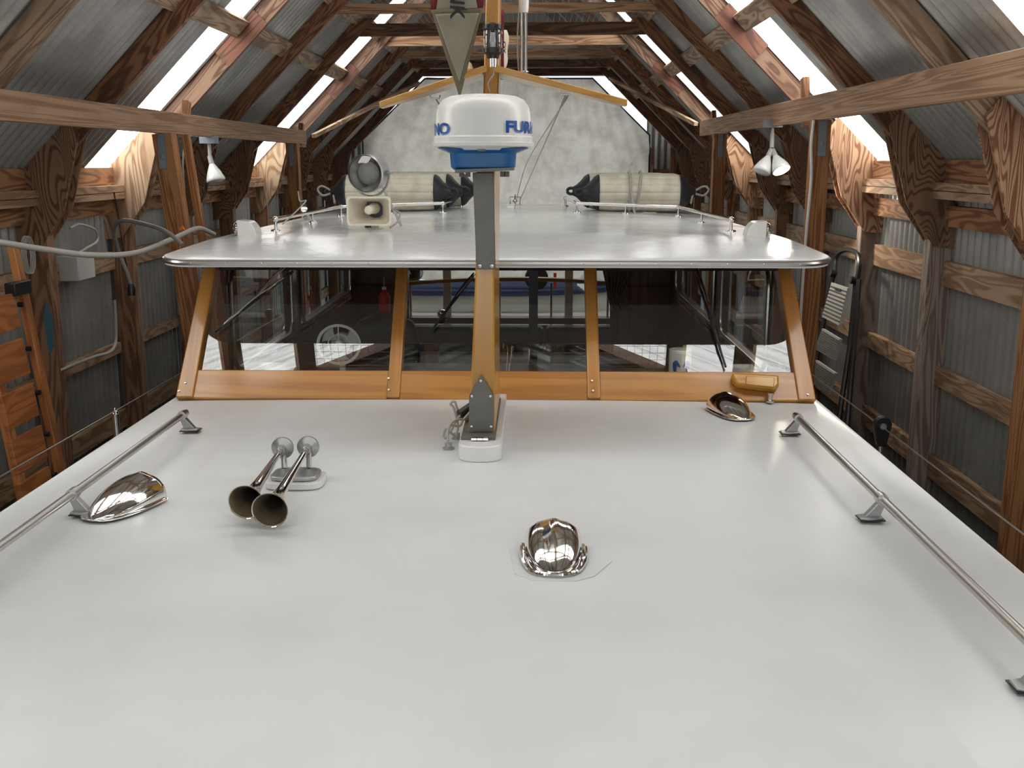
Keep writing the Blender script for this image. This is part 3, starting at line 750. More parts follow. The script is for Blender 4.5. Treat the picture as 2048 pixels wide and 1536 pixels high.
# plinth
mb = MB(); P = []
for k in range(13):
    a = PI + PI * k / 12; P.append((BC - .013 + .075 * math.cos(a), 3.49 + .042 * math.sin(a) * 1.2, 0))
P += [(BC + .058, 4.28, 0), (BC - .088, 4.28, 0)]
mb.prism(P, (0, 0, .055)); mb.build('plinth', M['white_gloss'], mast, bevel=.004)
mb = MB(); mb.box((-.25, 3.53, .055), (-.13, 4.15, .068)); mb.build('foot_plate', M['plate'], mast, bevel=.002)
mb = MB(); 
for k in range(3): mb.lathe([(.009, 0), (.009, .018), (0, .018)], (-.213 + .02 * k, 3.52, .062), (1, 0, 0), 10)
mb.build('hinge', M['chrome'], mast)
pts = [(-.225, 3.592, .075), (-.139, 3.592, .075), (-.137, 3.593, .2), (-.182, 3.594, .275), (-.224, 3.593, .2)]
mb = MB(); mb.prism(pts, (0, -.008, 0)); pp = mb.build('heel_plate', M['plate'], mast, smooth=0)
mb = MB()
for x, z in ((-.182, .255), (-.214, .2), (-.149, .2), (-.216, .09), (-.147, .09)): mb.lathe([(.006, 0), (.005, .004), (0, .005)], (x, 3.585, z), (0, -1, 0), 8)
mb.build('screw', M['steel'], pp)
# radar bracket on the mast's front
br = empty('radar_bracket', (0, 0, 0)); br.parent = mast; br.location = Vector((-.175, 3.58, .63)) - mast.location
z_b = atY(0, 538, 3.57).z; z_t = .962
mb = MB(); mb.prism([atY(953, 539, 3.575), atY(991, 539, 3.575), atY(987, 345, 3.575), atY(945, 345, 3.575)], (0, .02, 0)); mb.build('bracket_plate', M['plate'], br, smooth=0, bevel=.003)
mb = MB()
for px in (960, 984): mb.lathe([(.007, 0), (.006, .005), (0, .007)], atY(px, 532, 3.572), (0, -1, 0), 10)
mb.build('bolt', M['steel'], br)
mb = MB(); mb.prism([atY(910, 346, 3.50), atY(1026, 341, 3.50), atY(1026, 335, 3.50), atY(910, 339, 3.50)], (0, .26, 0)); mb.build('platform', M['plate'], br, smooth=0)
mb = MB()
for px in (923, 936, 1005, 1014): p = atY(px, 350, 3.53); mb.lathe([(.008, 0), (.008, .018), (0, .018)], (p.x, p.y, p.z - .006), (0, 0, 1), 8)
mb.build('platform_bolt', M['plate'], br)

# radar
RC = Vector((-.17, 3.62, 0))
rad = empty('radar_dome', (RC.x, RC.y, .975), 'white radar dome with blue base and blue lettering on the mast bracket', 'radar')
zb_, zt_ = 1.052, 1.22
R0 = .166
rp_ = [(R0 - .028, zb_ - .012), (R0 + .003, zb_ + .001), (R0 + .004, zb_ + .012), (R0, zb_ + .014), (R0, zb_ + .03), (R0 - .004, zb_ + .034), (R0 - .01, zt_ - .055), (R0 - .016, zt_ - .035), (R0 - .03, zt_ - .016), (R0 - .055, zt_ - .005), (R0 - .09, zt_), (0, zt_ + .002)]
mb = MB(); mb.lathe(rp_, (RC.x, RC.y, 0), (0, 0, 1), 64); dome = mb.build('dome', M['radome'], rad, smooth=35)
mb = MB()
vs_ = []; P0 = [(-.112, -.1), (.112, -.1), (.112, .1), (-.112, .1)]
lv = [(.9, .975), (1.0, .985), (1.03, 1.03), (1.42, 1.046)]
nn = 40
for s_, z in lv:
    for k in range(nn):
        a = 2 * PI * k / nn; c_, q_ = math.cos(a), math.sin(a)
        e_ = .35 if s_ < 1.2 else .7
        vs_.append((RC.x + math.copysign(abs(c_) ** e_, c_) * .107 * s_, RC.y + math.copysign(abs(q_) ** e_, q_) * .1 * s_, z))
fs_ = [(i * nn + k, i * nn + (k + 1) % nn, (i + 1) * nn + (k + 1) % nn, (i + 1) * nn + k) for i in range(3) for k in range(nn)] + [tuple(range(nn))[::-1]]
mb.add(vs_, fs_); mb.build('radar_base', M['blue'], rad, smooth=40)
mb = MB(); mb.box((RC.x - .012, RC.y - .145, 1.036), (RC.x + .012, RC.y - .12, 1.044)); mb.build('latch', M['plate'], rad)
def bend_text(body, size, a0, z0, r, bold):
    """letters wrapped round the dome, starting at the angle a0 (0 = toward the bow, positive to starboard)"""
    vs_, fs_ = text_mesh(body, size, bold)
    mb = MB(); mb.add([(RC.x + r * math.sin(a0 + 1.4 * v[0] / r), RC.y - r * math.cos(a0 + 1.4 * v[0] / r), z0 + v[1]) for v in vs_], fs_)
    return mb, max(v[0] for v in vs_) * 1.4
mb, wid = bend_text('FURUNO', .05, math.radians(28), 1.096, R0 - .0025, .002)
mb.build('lettering', M['letter'], dome, normals=False, smooth=0)
# the word runs round the starboard side; its end comes back into view on the port side of the same dome
mb, wid2 = bend_text('FURUNO', .05, math.radians(-38) - wid / (R0 - .0045), 1.09, R0 - .0025, .002)
mb.build('lettering', M['letter'], dome, normals=False, smooth=0)

# spreader: two varnished boards sloping down from the mast
sp = empty('mast_spreader', (-.15, 3.85, 1.2), 'gull-winged varnished spreader board across the mast above the radar', 'spreader')
ap = atY(985, 140, 3.78)
for nm_, e0, e1 in (('left', (760, 207), (1, 0)), ('right', (1254, 203), (1, 0))):
    tip = atY(e0[0], e0[1], 3.78); sg = -1 if nm_ == 'left' else 1
    a0 = Vector((-.15 + sg * .01, 3.70, 1.325)); a1 = Vector((-.15 + sg * .01, 3.98, 1.325))
    t0 = Vector((tip.x, 3.76, tip.z + .006)); t1 = Vector((tip.x, 3.84, tip.z + .006))
    dz = Vector((0, 0, -.022))
    vs_ = [a0, t0, t1, a1, a0 + dz, t0 + dz, t1 + dz, a1 + dz]
    gc = [(v.x, v.y, v.z) for v in vs_]
    MB().add(vs_, [(0, 1, 2, 3), (7, 6, 5, 4), (0, 4, 5, 1), (1, 5, 6, 2), (2, 6, 7, 3), (3, 7, 4, 0)], gc).build('spreader_arm', M['varnish'], sp, bevel=.003)
for px, py in ((870, 196), (1130, 188)):
    p = atY(px, py, 3.84); mb = MB(); mb.tube([p + Vector((-.018, 0, .01)), p + Vector((-.015, 0, -.002)), p + Vector((.015, 0, -.002)), p + Vector((.018, 0, .01))], .003, 6); mb.build('eye_strap', M['steel'], sp)
def rope(pts, r, mat, name, label, cat, group=None, n=8, parent=None):
    mb = MB(); mb.tube(curve_pts(pts, n) if len(pts) > 2 else pts, r, 8); o = mb.build(name, mat, parent, smooth=60)
    return tag(o, label, cat, group) if parent is None else o
rope([atY(872, 198, 3.84), atY(985, 395, 5.6)], .003, M['rope'], 'stay_line', 'thin line from the left spreader arm down behind the radar', 'line', 'stay lines under the spreader')
rope([atY(1131, 192, 3.84), atY(1040, 400, 8.4)], .0035, M['rope'], 'stay_line', 'thin line from the right spreader arm running aft to the roof', 'line', 'stay lines under the spreader')
rope([atY(1136, 192, 3.84), atY(1052, 330, 7.6), atY(1028, 420, 8.2)], .003, M['rope'], 'stay_line', 'second thin line beside the one from the right spreader arm', 'line', 'stay lines under the spreader')

# all-round light on the mast front
p = atY(986, 128, 3.70)
lt = empty('masthead_light', p, 'black ringed clear all-round light on a chrome stub above the spreader', 'light')
mb = MB(); mb.lathe([(.0, 0), (.012, 0), (.012, .03)], (p.x, p.y, p.z - .01), n=16); mb.build('chrome_stub', M['chrome'], lt)
mb = MB(); mb.lathe([(0, .018), (.02, .018), (.022, .028), (.034, .036), (.035, .05), (.03, .052)], p, n=24); mb.build('light_base', M['black'], lt)
mb = MB(); mb.lathe([(.029, .05), (.031, .055), (.031, .105), (.029, .11)], p, n=24); mb.build('lens', M['lamp_glass'], lt)
mb = MB(); mb.lathe([(.022, .05), (.022, .11), (0, .11)], p + Vector((0, .008, 0)), n=20); mb.build('dark_backing', M['black'], lt)
mb = MB(); mb.lathe([(.009, .05), (.009, .1), (0, .1)], p - Vector((0, .016, 0)), n=12)
for k in range(6):
    a = 2 * PI * k / 6; mb.beam((p.x + .016 * math.cos(a), p.y + .016 * math.sin(a), p.z + .052), (p.x + .016 * math.cos(a), p.y + .016 * math.sin(a), p.z + .108), .004, .004, up=(1, 0, 0))
mb.build('lamp_core', M['lamp_grey'], lt)
mb = MB(); mb.lathe([(.03, .108), (.034, .112), (.033, .125), (.02, .132), (0, .133)], p, n=24); mb.build('light_cap', M['black'], lt)
rope([(p.x, p.y + .01, p.z - .01), (p.x + .002, p.y + .01, p.z - .03), (p.x - .018, p.y + .03, p.z - .06), (p.x - .012, p.y + .04, p.z - .09)], .003, M['cable'], 'lamp_wire', None, None, parent=lt)
# metal antenna tube on the right arm
q = atY(1046, 145, 3.85)
an = empty('antenna_mount', q, 'tall twin stainless antenna tube with white collar on right spreader arm', 'antenna')
for dx in (-.005, .009):
    mb = MB(); mb.tube([(q.x + dx, q.y, q.z - .003), (q.x + dx, q.y, q.z + .22)], .0065, 12); mb.build('tube', M['steel'], an)
mb = MB(); mb.tube([(q.x + .002, q.y, q.z + .2), (q.x + .002, q.y, q.z + .22), (q.x + .002, q.y, q.z + .34)], [.015, .018, .019], 16); mb.build('white_collar', M['white_gloss'], an)
mb = MB(); mb.lathe([(.02, 0), (.02, .005), (0, .006)], q, n=16); mb.build('mount_foot', M['steel'], an)
rope([(q.x - .015, q.y, q.z), (q.x - .02, q.y, q.z + .1), (q.x - .014, q.y, q.z + .22)], .003, M['cable'], 'antenna_cable', None, None, parent=an)
# small white topped bottle shape behind the pennant
q = atY(933, 150, 3.82)
dl = empty('deck_lamp', q, 'small cream globe lamp with white cap, half hidden behind the pennant', 'lamp')
mb = MB(); mb.lathe([(0, 0), (.018, .004), (.024, .02), (.018, .038), (.01, .045)], q, n=20); mb.build('globe', M['cream'], dl)
mb = MB(); mb.lathe([(.01, .045), (.012, .05), (.012, .075), (.016, .08), (.015, .1), (.004, .112), (0, .113)], q, n=16); mb.build('cap', M['white_gloss'], dl)

# pennant
pen = empty('pennant', atY(914, 100, 3.72), 'long khaki pennant with olive hem hanging point down from the masthead', 'flag')
T = {k: atY(*v, 3.72) for k, v in {'tip': (920, 197), 'l': (862, 20), 'r': (966, 16), 'lt': (850, -14), 'rt': (975, -20)}.items()}
def flag_fn(inset, y0):
    l, r_, t = T['l'], T['r'], T['tip']; c = (l + r_ + t) / 3
    l2, r2, t2 = [q_ + (c - q_).normalized() * inset * f_ for q_, f_ in ((l, 1.0), (r_, 1.0), (t, 2.7))]
    def fn(u, v):
        a = l2.lerp(r2, u); b_ = a.lerp(t2, v)
        b_.y = 3.72 + y0 + .008 * math.sin(28 * b_.x + 9 * b_.z) + .003 * math.sin(40 * b_.z + 20 * b_.x)
        return b_
    return fn
mb = MB(); mb.grid(flag_fn(0, 0), 16, 24); mb.build('hem', M['olive'], pen, solid=.002)
mb = MB(); mb.grid(flag_fn(.02, -.004), 16, 24); mb.build('flag_cloth', M['khaki'], pen, solid=.002)
top = T['l'].lerp(T['r'], .5)
mb = MB(); mb.grid(lambda u, v: T['l'].lerp(T['r'], u).lerp(T['lt'].lerp(T['rt'], u) + Vector((0, 0, .14)), v) + Vector((0, .002, 0)), 8, 6); mb.build('top_panel', M['maroon'], pen, solid=.002)
l_, r_ = T['l'], T['r']
mb = MB(); mb.add([l_ + Vector((.018, -.006, 0)), (l_ + r_) / 2 + Vector((-.035, -.006, .0)) + Vector((0, 0, .19)), (l_ + r_) / 2 + Vector((.035, -.006, .19)), r_ + Vector((-.018, -.006, 0))], [(0, 1, 2, 3)]); mb.build('centre_panel', M['khaki'], pen, solid=.002)
vs_, fs_ = text_mesh('NK', .068, .0012, shear=.1)
cx_ = max(v[0] for v in vs_)
k0 = atY(926, 38, 3.70)
mb = MB(); mb.add([(k0.x - .042 + v[1] * 1.0, 3.703, k0.z + (cx_ - v[0]) * 1.0) for v in vs_], fs_); mb.build('lettering', M['ink'], pen, normals=False, smooth=0)
# second flag edge-on behind the mast
fl2 = empty('furled_flag', atY(1010, 80, 4.05), 'cream and maroon flag showing edge-on behind the mast', 'flag')
mb = MB(); mb.grid(lambda u, v: atY(1003 + 14 * u * math.sin(PI * (.25 + .6 * v)) + 2 * math.sin(9 * v), 60 + 78 * v, 4.05 + .03 * u), 4, 14); mb.build('flag_cloth', M['cream'], fl2, solid=.002)
mb = MB(); mb.grid(lambda u, v: atY(1002 + 6 * u, 20 + 118 * v, 4.03), 2, 8); mb.build('maroon_band', M['maroon'], fl2, solid=.002)
vs_, fs_ = text_mesh('OY', .03, .0008)
k1 = atY(1010, 88, 4.0)
mb = MB(); mb.add([(k1.x - .008 + v[1] * .5, 4.0, k1.z + .01 - v[0]) for v in vs_], fs_); mb.build('lettering', M['ink'], fl2, normals=False, smooth=0)

# ------------------------------------------------------------ deck fittings
def handrail(side, label):
    x = BC + side * 1.165; r = empty('handrail', (x, 2.4, 0), label, 'handrail', 'stainless handrails on the cabin top')
    xt = x - side * .0; z = .06
    mb = MB(); mb.tube([(xt, .2 + 3.7 * i / 12, z) for i in range(13)], .0125, 24); mb.build('rail', M['steel'], r)
    for y in (.93, 1.9, 2.89, 3.86):
        b_ = empty('bracket', (0, 0, 0)); b_.parent = r; b_.location = Vector((x, y, 0)) - r.location
        mb = MB(); mb.tube([(xt, y - .016, z), (xt, y + .016, z)], .017, 16); mb.build('collar', M['steel'], b_)
        xi = x - side * .028
        mb = MB(); mb.prism([(xt - .011, y - .012, z - .01), (xt + .011, y - .012, z - .01), (xi + .022, y - .012, .004), (xi - .022, y - .012, .004)], (0, .024, 0))
        mb.prism([(xi - .034, y - .022, .002), (xi - .012, y - .028, .002), (xi + .03, y - .02, .002), (xi + .034, y + .012, .002), (xi + .0, y + .024, .002), (xi - .034, y + .014, .002)], (0, 0, .007)); mb.build('foot', M['cast'], b_, bevel=.002)
        mb = MB(); mb.box((xi - .036, y - .028, 0), (xi + .036, y + .024, .003)); mb.build('pad', M['black'], b_)
    return r
handrail(-1, 'stainless tube handrail along the left edge of the white cabin top')
handrail(1, 'stainless tube handrail along the right edge of the white cabin top')

def vent(cx, cy, ang, label, sc=1.0, lip=False):
    e = empty('clamshell_vent', (cx, cy, 0), label, 'vent', 'chrome clamshell vents on the cabin top')
    Rm = Matrix.Rotation(ang, 4, 'Z')
    def T_(p): q_ = Rm @ Vector(p); return Vector((cx + q_.x * sc, cy + q_.y * sc, q_.z * sc))
    Ln, Wd, Hh = .235, .084, .07
    def shell(u, v, k=1.0):
        s_ = u; w__ = Wd * (1 - (1 - s_) ** 2.4) ** .55; h__ = Hh * (math.sin(PI / 2 * min(1, s_ * 1.05))) ** .85
        a = PI * v; c_ = math.cos(a); q_ = math.sin(a)
        x = -w__ * math.copysign(abs(c_) ** .8, c_) * k; z = h__ * q_ ** .85 * k
        ridge = .006 * math.exp(-((v - .5) / .045) ** 2) * max(0, (s_ - .55) / .45)
        return T_((x, -Ln / 2 + Ln * s_, .004 + z + ridge))
    mb = MB(); mb.grid(lambda u, v: shell(u ** 1.5, v), 28, 36); mb.build('shell', M['chrome'], e, smooth=60, solid=.003)
    P = []
    for i in range(17): s_ = 1 - i / 16; P.append((-(Wd + .010) * (1 - (1 - s_) ** 2.4) ** .5, -Ln / 2 - .012 + (Ln + .01) * s_ ** 1.3, 0))
    P2 = [(-x, y, z) for x, y, z in P[::-1][1:]]
    mb = MB(); mb.prism([T_(p_) for p_ in P + P2], (0, 0, .004)); mb.build('flange', M['chrome'], e, bevel=.0015)
    if lip:
        P = [(-.092, .05, .014), (-.091, .0, .01), (-.08, -.07, .008), (-.055, -.125, .008), (0, -.142, .008), (.055, -.125, .008), (.08, -.07, .008), (.091, .0, .01), (.092, .05, .014)]
        mb = MB(); mb.tube(curve_pts([T_(p_) for p_ in P], 4), .0065, 8); mb.build('drip_ring', M['chrome'], e)
        P = [(-.13, .08), (.16, .08), (.165, -.02), (.11, -.13), (.06, -.165), (-.06, -.165), (-.11, -.12)]
        mb = MB(); mb.prism([T_((x, y, 0)) for x, y in P], (0, 0, .0015)); mb.build('mounting_pad', M['deck'], e)
vent(.055, 2.56, 0, 'chrome clamshell vent with a raised ring, nearest the camera at right of centre', .9, lip=True)
vent(-1.222, 2.94, math.radians(-16), 'chrome clamshell vent beside the left handrail, pointing inward', .98)
vent(.815, 4.17, math.radians(12), 'chrome clamshell vent close to the right end of the windshield', .9)

# trumpet horns
hb = atZ(592, 945, .03)
horn = empty('twin_air_horn', (hb.x, hb.y, 0), 'twin chrome trumpet air horn on a white pad, left of the mast', 'horn')
mb = MB(); P = []
for k in range(24):
    a = 2 * PI * k / 24; P.append((hb.x + .005 + .092 * math.copysign(abs(math.cos(a)) ** .5, math.cos(a)), hb.y - .02 + .075 * math.copysign(abs(math.sin(a)) ** .5, math.sin(a)), 0))
mb.prism(P, (0, 0, .022)); mb.build('white_pad', M['white_gloss'], horn, bevel=.004)
mb = MB(); P = [(hb.x + (p_[0] - hb.x) * .82, hb.y + (p_[1] - hb.y) * .82, .022) for p_ in P]; mb.prism(P, (0, 0, .014)); mb.build('base_block', M['cast'], horn, bevel=.004)
for (tx, ty), (bx_, by_), tz in (((565, 896), (492, 1004), .085), ((616, 894), (540, 1020), .085)):
    a = atZ(tx, ty, .095); b_ = atZ(bx_, by_, .06); d_ = (b_ - a); Lh = d_.length; ax = d_.normalized()
    tr = empty('trumpet', (0, 0, 0)); tr.parent = horn; tr.location = a - horn.location
    mb = MB(); pr_ = [(.0, -.012), (.034, -.012), (.036, -.006), (.036, .002), (.03, .006), (.016, .012), (.014, .03), (.009, .036)]
    mb.lathe(pr_, a, ax, 28); mb.build('diaphragm_housing', M['cast'], tr)
    pr_ = []
    for i in range(25):
        t = i / 24; pr_.append((.008 + .011 * t + .030 * t ** 9, .02 + (Lh - .02) * t))
    back = [(r_ - .0015, h_) for r_, h_ in pr_[::-1][:20]]
    mb = MB(); mb.lathe(pr_ + [(.051, Lh + .002), (.0495, Lh + .001)], a, ax, 32); mb.build('bell', M['chrome'], tr)
    mb = MB(); mb.lathe([(.0495, Lh + .001)] + back + [(0, pr_[5][1])], a, ax, 32); mb.build('bell_mouth', M['tarnish'], tr)
    mb = MB(); mb.tube([a - Vector((0, -.01, .0)), Vector((a.x + .01, hb.y + .03, .034))], .009, 10); mb.build('stem', M['cast'], tr)

# cable glands and wires by the mast
gl = atZ(897, 898, 0)
g = empty('cable_gland', gl, 'grey cable gland pair with looped grey wires at the left of the mast foot', 'cable gland')
for dx, dy, s_ in ((0, 0, 1), (.02, .14, .9)):
    mb = MB(); mb.lathe([(.02 * s_, 0), (.021 * s_, .005), (.013 * s_, .008), (.013 * s_, .022), (.006, .024), (0, .024)], (gl.x + dx, gl.y + dy, 0), n=20); mb.build('gland_body', M['cast'], g)
for P in ([(0, 0, .02), (-.004, .02, .07), (.01, .08, .1), (.05, .15, .1), (.09, .2, .08), (.12, .2, .06)],
          [(.02, .14, .02), (-.02, .12, .06), (-.03, .1, .03), (0, .12, .05), (.03, .16, .1), (.07, .2, .13), (.12, .22, .13)],
          [(.02, .14, .02), (.03, .18, .06), (.01, .2, .14), (-.005, .2, .16), (.015, .2, .17), (.03, .2, .13), (.06, .22, .12), (.12, .24, .1)],
          [(-.02, .06, .03), (.0, .1, .08), (.04, .14, .07), (.06, .16, .1), (.12, .2, .16)]):
    mb = MB(); mb.tube(curve_pts([gl + Vector(p_) * .8 for p_ in P], 6), .0045, 8); mb.build('wire', M['cable'], g, smooth=60)
mb = MB(); mb.beam(gl + Vector((.03, .14, .09)), gl + Vector((.09, .2, .12)), .03, .03); mb.build('connector', M['black'], g, bevel=.004)

# wooden wiper box on the sill and small fittings
wbx = empty('wiper_motor_cover', ws(1505, 772), 'varnished wooden box mounted on the right end of the windshield sill', 'box')
P = [ws(*q_, .02) for q_ in ((1459, 757), (1552, 762), (1552, 782), (1545, 790), (1470, 781), (1462, 772))]
mb = MB(); mb.prism(P, NW * .045, gc=[(p_.x, p_.z, 0) for p_ in P]); mb.build('box_body', M['varnish'], wbx, bevel=.01)
P = [ws(*q_, .066) for q_ in ((1486, 766), (1542, 769), (1541, 789), (1486, 783))]
mb = MB(); mb.prism(P, NW * .008, gc=[(p_.x, p_.z, 0) for p_ in P]); mb.build('cover_plate', M['varnish'], wbx, bevel=.003)
mb = MB(); p = ws(1535, 793, .0); p.z = 0; mb.lathe([(.017, 0), (.018, .006), (.01, .01), (.01, .03), (.014, .032), (.014, .04), (.005, .041)], (p.x, p.y - .05, 0), n=16)
tag(mb.build('wire_grommet', M['steel']), 'small grey deck fitting under the wooden box at the sill', 'fitting')

# wipers
def wiper(pivot, joint, b0, b1, label, mat=M['black']):
    e = empty('windshield_wiper', ws(*pivot, .03), label, 'wiper', 'wipers on the windshield')
    A, J, B0, B1 = ws(*pivot, .03), ws(*joint, .045), ws(*b0, .02), ws(*b1, .02)
    mb = MB(); mb.tube([A, A.lerp(J, .5) + NW * .01, J], .0035, 8); mb.build('arm', mat, e)
    mb = MB(); mb.tube([A + Vector((.012, 0, 0)), J + Vector((.004, 0, 0))], .0022, 6); mb.build('link_rod', M['steel'], e)
    mb = MB()
    for t0, t1, h_ in ((.15, .85, .025), (.08, .35, .015), (.65, .92, .015)):
        mb.tube([B0.lerp(B1, t0), B0.lerp(B1, (t0 + t1) / 2) + NW * h_, B0.lerp(B1, t1)], .0035, 6)
    mb.build('blade_frame', mat, e)
    mb = MB(); mb.beam(B0, B1, .006, .014, up=NW); mb.build('blade', M['black_rubber'], e)
wiper((586, 522), (515, 605), (588, 547), (432, 668), 'wiper lying diagonally across the left windshield pane', M['steel'])
wiper((1384, 525), (1412, 612), (1392, 560), (1450, 738), 'black wiper hanging down the right windshield pane')
wiper((948, 553), (912, 602), (948, 556), (867, 661), 'wiper on the centre pane, partly behind the mast')

# lifelines and stanchions
def lifeline(side, x, pts, label):
    mb = MB(); mb.tube([Vector(p) for p in pts], .0035, 6); return tag(mb.build('lifeline_wire', M['wire']), label, 'wire', 'lifeline wires outside the cabin')
lifeline(-1, -1.9, [(-1.93, 2.0, -.1), (-1.93, 4.68, -.125), (-1.93, 8.5, -.15)], 'thin lifeline wire along the left side of the boat')
lifeline(1, 1.6, [(1.62, 2.0, -.2), (1.62, 4.76, -.2), (1.60, 6.1, -.19), (1.58, 8.5, -.18)], 'thin lifeline wire along the right side of the boat')
mb = MB(); mb.tube([(-1.93, 4.68, -.5), (-1.93, 4.68, -.135)], [.013, .016], 14); mb.lathe([(.016, 0), (.018, .004), (.012, .014), (.006, .017), (.006, .024), (.004, .03), (0, .03)], (-1.93, 4.68, -.137), n=16)
st_ = mb.build('stanchion', M['chrome']); tag(st_, 'chrome lifeline stanchion standing outside the left cabin edge', 'stanchion')
sx_ = empty('rail_stanchion', (1.62, 4.76, -.5), 'steel stanchion topped by a black teardrop block at right', 'stanchion')
mb = MB(); mb.tube([(1.62, 4.76, -.5), (1.62, 4.76, -.24)], .009, 12); mb.build('pole', M['steel'], sx_)
P = [(1.62 + .042 * math.cos(a), 4.745, -.19 + .042 * math.sin(a)) for a in [math.radians(-20 + 220 * k / 14) for k in range(15)]] + [(1.594, 4.745, -.27), (1.60, 4.745, -.292), (1.64, 4.745, -.292), (1.647, 4.745, -.27)]
mb = MB(); mb.prism(P, (0, .03, 0)); mb.build('block_cheek', M['black'], sx_, bevel=.006)
mb = MB(); mb.lathe([(.0, -.006), (.014, -.006), (.016, 0), (.016, .035), (0, .035)], (1.62, 4.742, -.195), (0, 1, 0), 16); mb.build('sheave', M['cast'], sx_)
mb = MB(); q = atX(1622, 728, 1.42)
mb = MB(); mb.tube([(1.42, 5.6, -.5), (1.42, 5.6, -.17)], .009, 10); mb.sphere((1.42, 5.6, -.165), .014)
tag(mb.build('stanchion', M['chrome']), 'chrome stanchion just behind the right end of the windshield', 'stanchion')

# ------------------------------------------------------------ roof fittings
def rz(x, y): return roof_z(x, y)
def roof_rail(sgn, pts, feet, label):
    e = empty('roof_rail', (BC + sgn * .9, 6.6, .66), label, 'rail', 'chrome rails on the pilothouse roof')
    P = [Vector((BC + sgn * x, y, rz(BC + x, y) + .062)) for x, y in pts]
    mb = MB(); mb.tube(P, .011, 12)
    for p_ in P: mb.sphere(p_, .016)
    mb.build('rail_tube', M['chrome'], e)
    for x, y in feet:
        z = rz(BC + x, y); mb = MB(); mb.lathe([(.028, 0), (.027, .005), (.008, .01), (.007, .055), (.015, .062)], (BC + sgn * x, y, z), n=16); mb.build('rail_foot', M['chrome'], e)
pts = [(1.225, 5.7), (1.15, 7.25), (.47, 7.45), (.42, 8.6)]
ft = [(1.225, 5.7), (1.19, 6.5), (1.15, 7.25), (.8, 7.36), (.47, 7.45), (.42, 8.5)]
roof_rail(1, pts, ft, 'chrome rail penning the fenders on the right side of the roof')
roof_rail(-1, pts, ft, 'chrome rail penning the fenders on the left side of the roof')

def fender(cx, cy, lean, L_, R_, label, group='white fenders lying on the pilothouse roof', zoff=0):
    z = rz(cx, cy) + R_ + .003 + zoff
    e = empty('boat_fender', (cx, cy, z - R_), label, 'fender', group)
    a = Vector((math.cos(lean), math.sin(lean), 0)); o_ = Vector((cx, cy, z)) - a * L_ / 2
    n = 84; prof_ = [(0.80, 0), (.9, .015), (.965, .06), (.99, .12), (1, .3), (1, .5), (1, .7), (.99, .88), (.965, .94), (.9, .985), (.8, 1)]
    mb = MB(); b_ = a.cross(Vector((0, 0, 1))); up = Vector((0, 0, 1)); vs_ = []
    for r_, t in prof_:
        for k in range(n):
            an_ = 2 * PI * k / n; gro = 1 - .05 * (max(0, math.cos(k * 2 * PI / 6)) ** 6)
            vs_.append(o_ + a * t * L_ + (b_ * math.cos(an_) + up * math.sin(an_)) * R_ * r_ * gro)
    fs_ = [(i * n + k, i * n + (k + 1) % n, (i + 1) * n + (k + 1) % n, (i + 1) * n + k) for i in range(len(prof_) - 1) for k in range(n)]
    mb.add(vs_, fs_); mb.build('fender_body', M['fender'], e, smooth=60)
    for s_ in (-1, 1):
        oc = Vector((cx, cy, z)) + a * s_ * (L_ / 2 - .004); ax = a * s_
        mb = MB(); mb.lathe([(R_ * .92, -.01), (R_ * .93, .0), (R_ * .82, .025), (R_ * .55, .055), (R_ * .34, .085), (R_ * .25, .11), (R_ * .0, .115)], oc, ax, 32)
        mb.build('end_cap', M['black_rubber'], e)
        mb = MB(); tc_ = oc + ax * .125; P = [tc_ + ax * .028 * math.cos(t) + up * .022 * math.sin(t) for t in [2 * PI * k / 16 for k in range(17)]]
        mb.tube(P, .012, 8, cap=False); mb.build('eye', M['black_rubber'], e)
    return e
fz = .136
fender(.755, 7.72, .0, .60, fz, 'white ribbed fender tied with rope, at the front of the right pair')
fender(.70, 8.03, .0, .60, fz, 'white ribbed fender at the back of the right pair, mostly hidden')
fender(-1.035, 7.72, 0, .66, fz, 'white ribbed fender at the front of the left three, behind the searchlight')
fender(-.97, 8.03, .0, .66, fz, 'white ribbed fender in the middle of the left three')
fender(-.88, 8.34, .0, .66, fz, 'white ribbed fender at the back of the left three')
# lashing on the right fender
zc = rz(.7, 7.7) + fz
mb = MB()
for dx, ph in ((-.03, 0), (.03, .02)):
    P = [Vector((.715 + dx + ph * math.sin(t), 7.72 - (fz + .01) * math.cos(t), zc + .004 + (fz + .01) * math.sin(t))) for t in [2 * PI * k / 32 for k in range(33)]]
    mb.tube(P, .009, 8, cap=False)
mb.tube(curve_pts([(.69, 7.57, zc), (.7, 7.5, zc - .08), (.71, 7.43, zc - .14), (.78, 7.42, zc - .133), (.85, 7.42, zc - .133)], 6), .008, 8)
tag(mb.build('lashing_rope', M['rope'], smooth=60), 'grey rope wound round the front right fender and rail', 'rope')
for s_, x_, lab in ((1, 1.17, 'grey rope loop at the outer end of the right fenders'), (-1, -1.48, 'grey rope loop at the outer end of the left fenders')):
    P = [(x_ - s_ * .03, 7.72, zc), (x_ + s_ * .05, 7.7, zc + .045), (x_ + s_ * .085, 7.7, zc + .02), (x_ + s_ * .05, 7.7, zc - .02), (x_ - s_ * .02, 7.7, zc - .01), (x_ - s_ * .05, 7.62, zc - .07)]
    rope(P, .008, M['rope'], 'fender_rope', lab, 'rope', 'rope loops on the fenders')

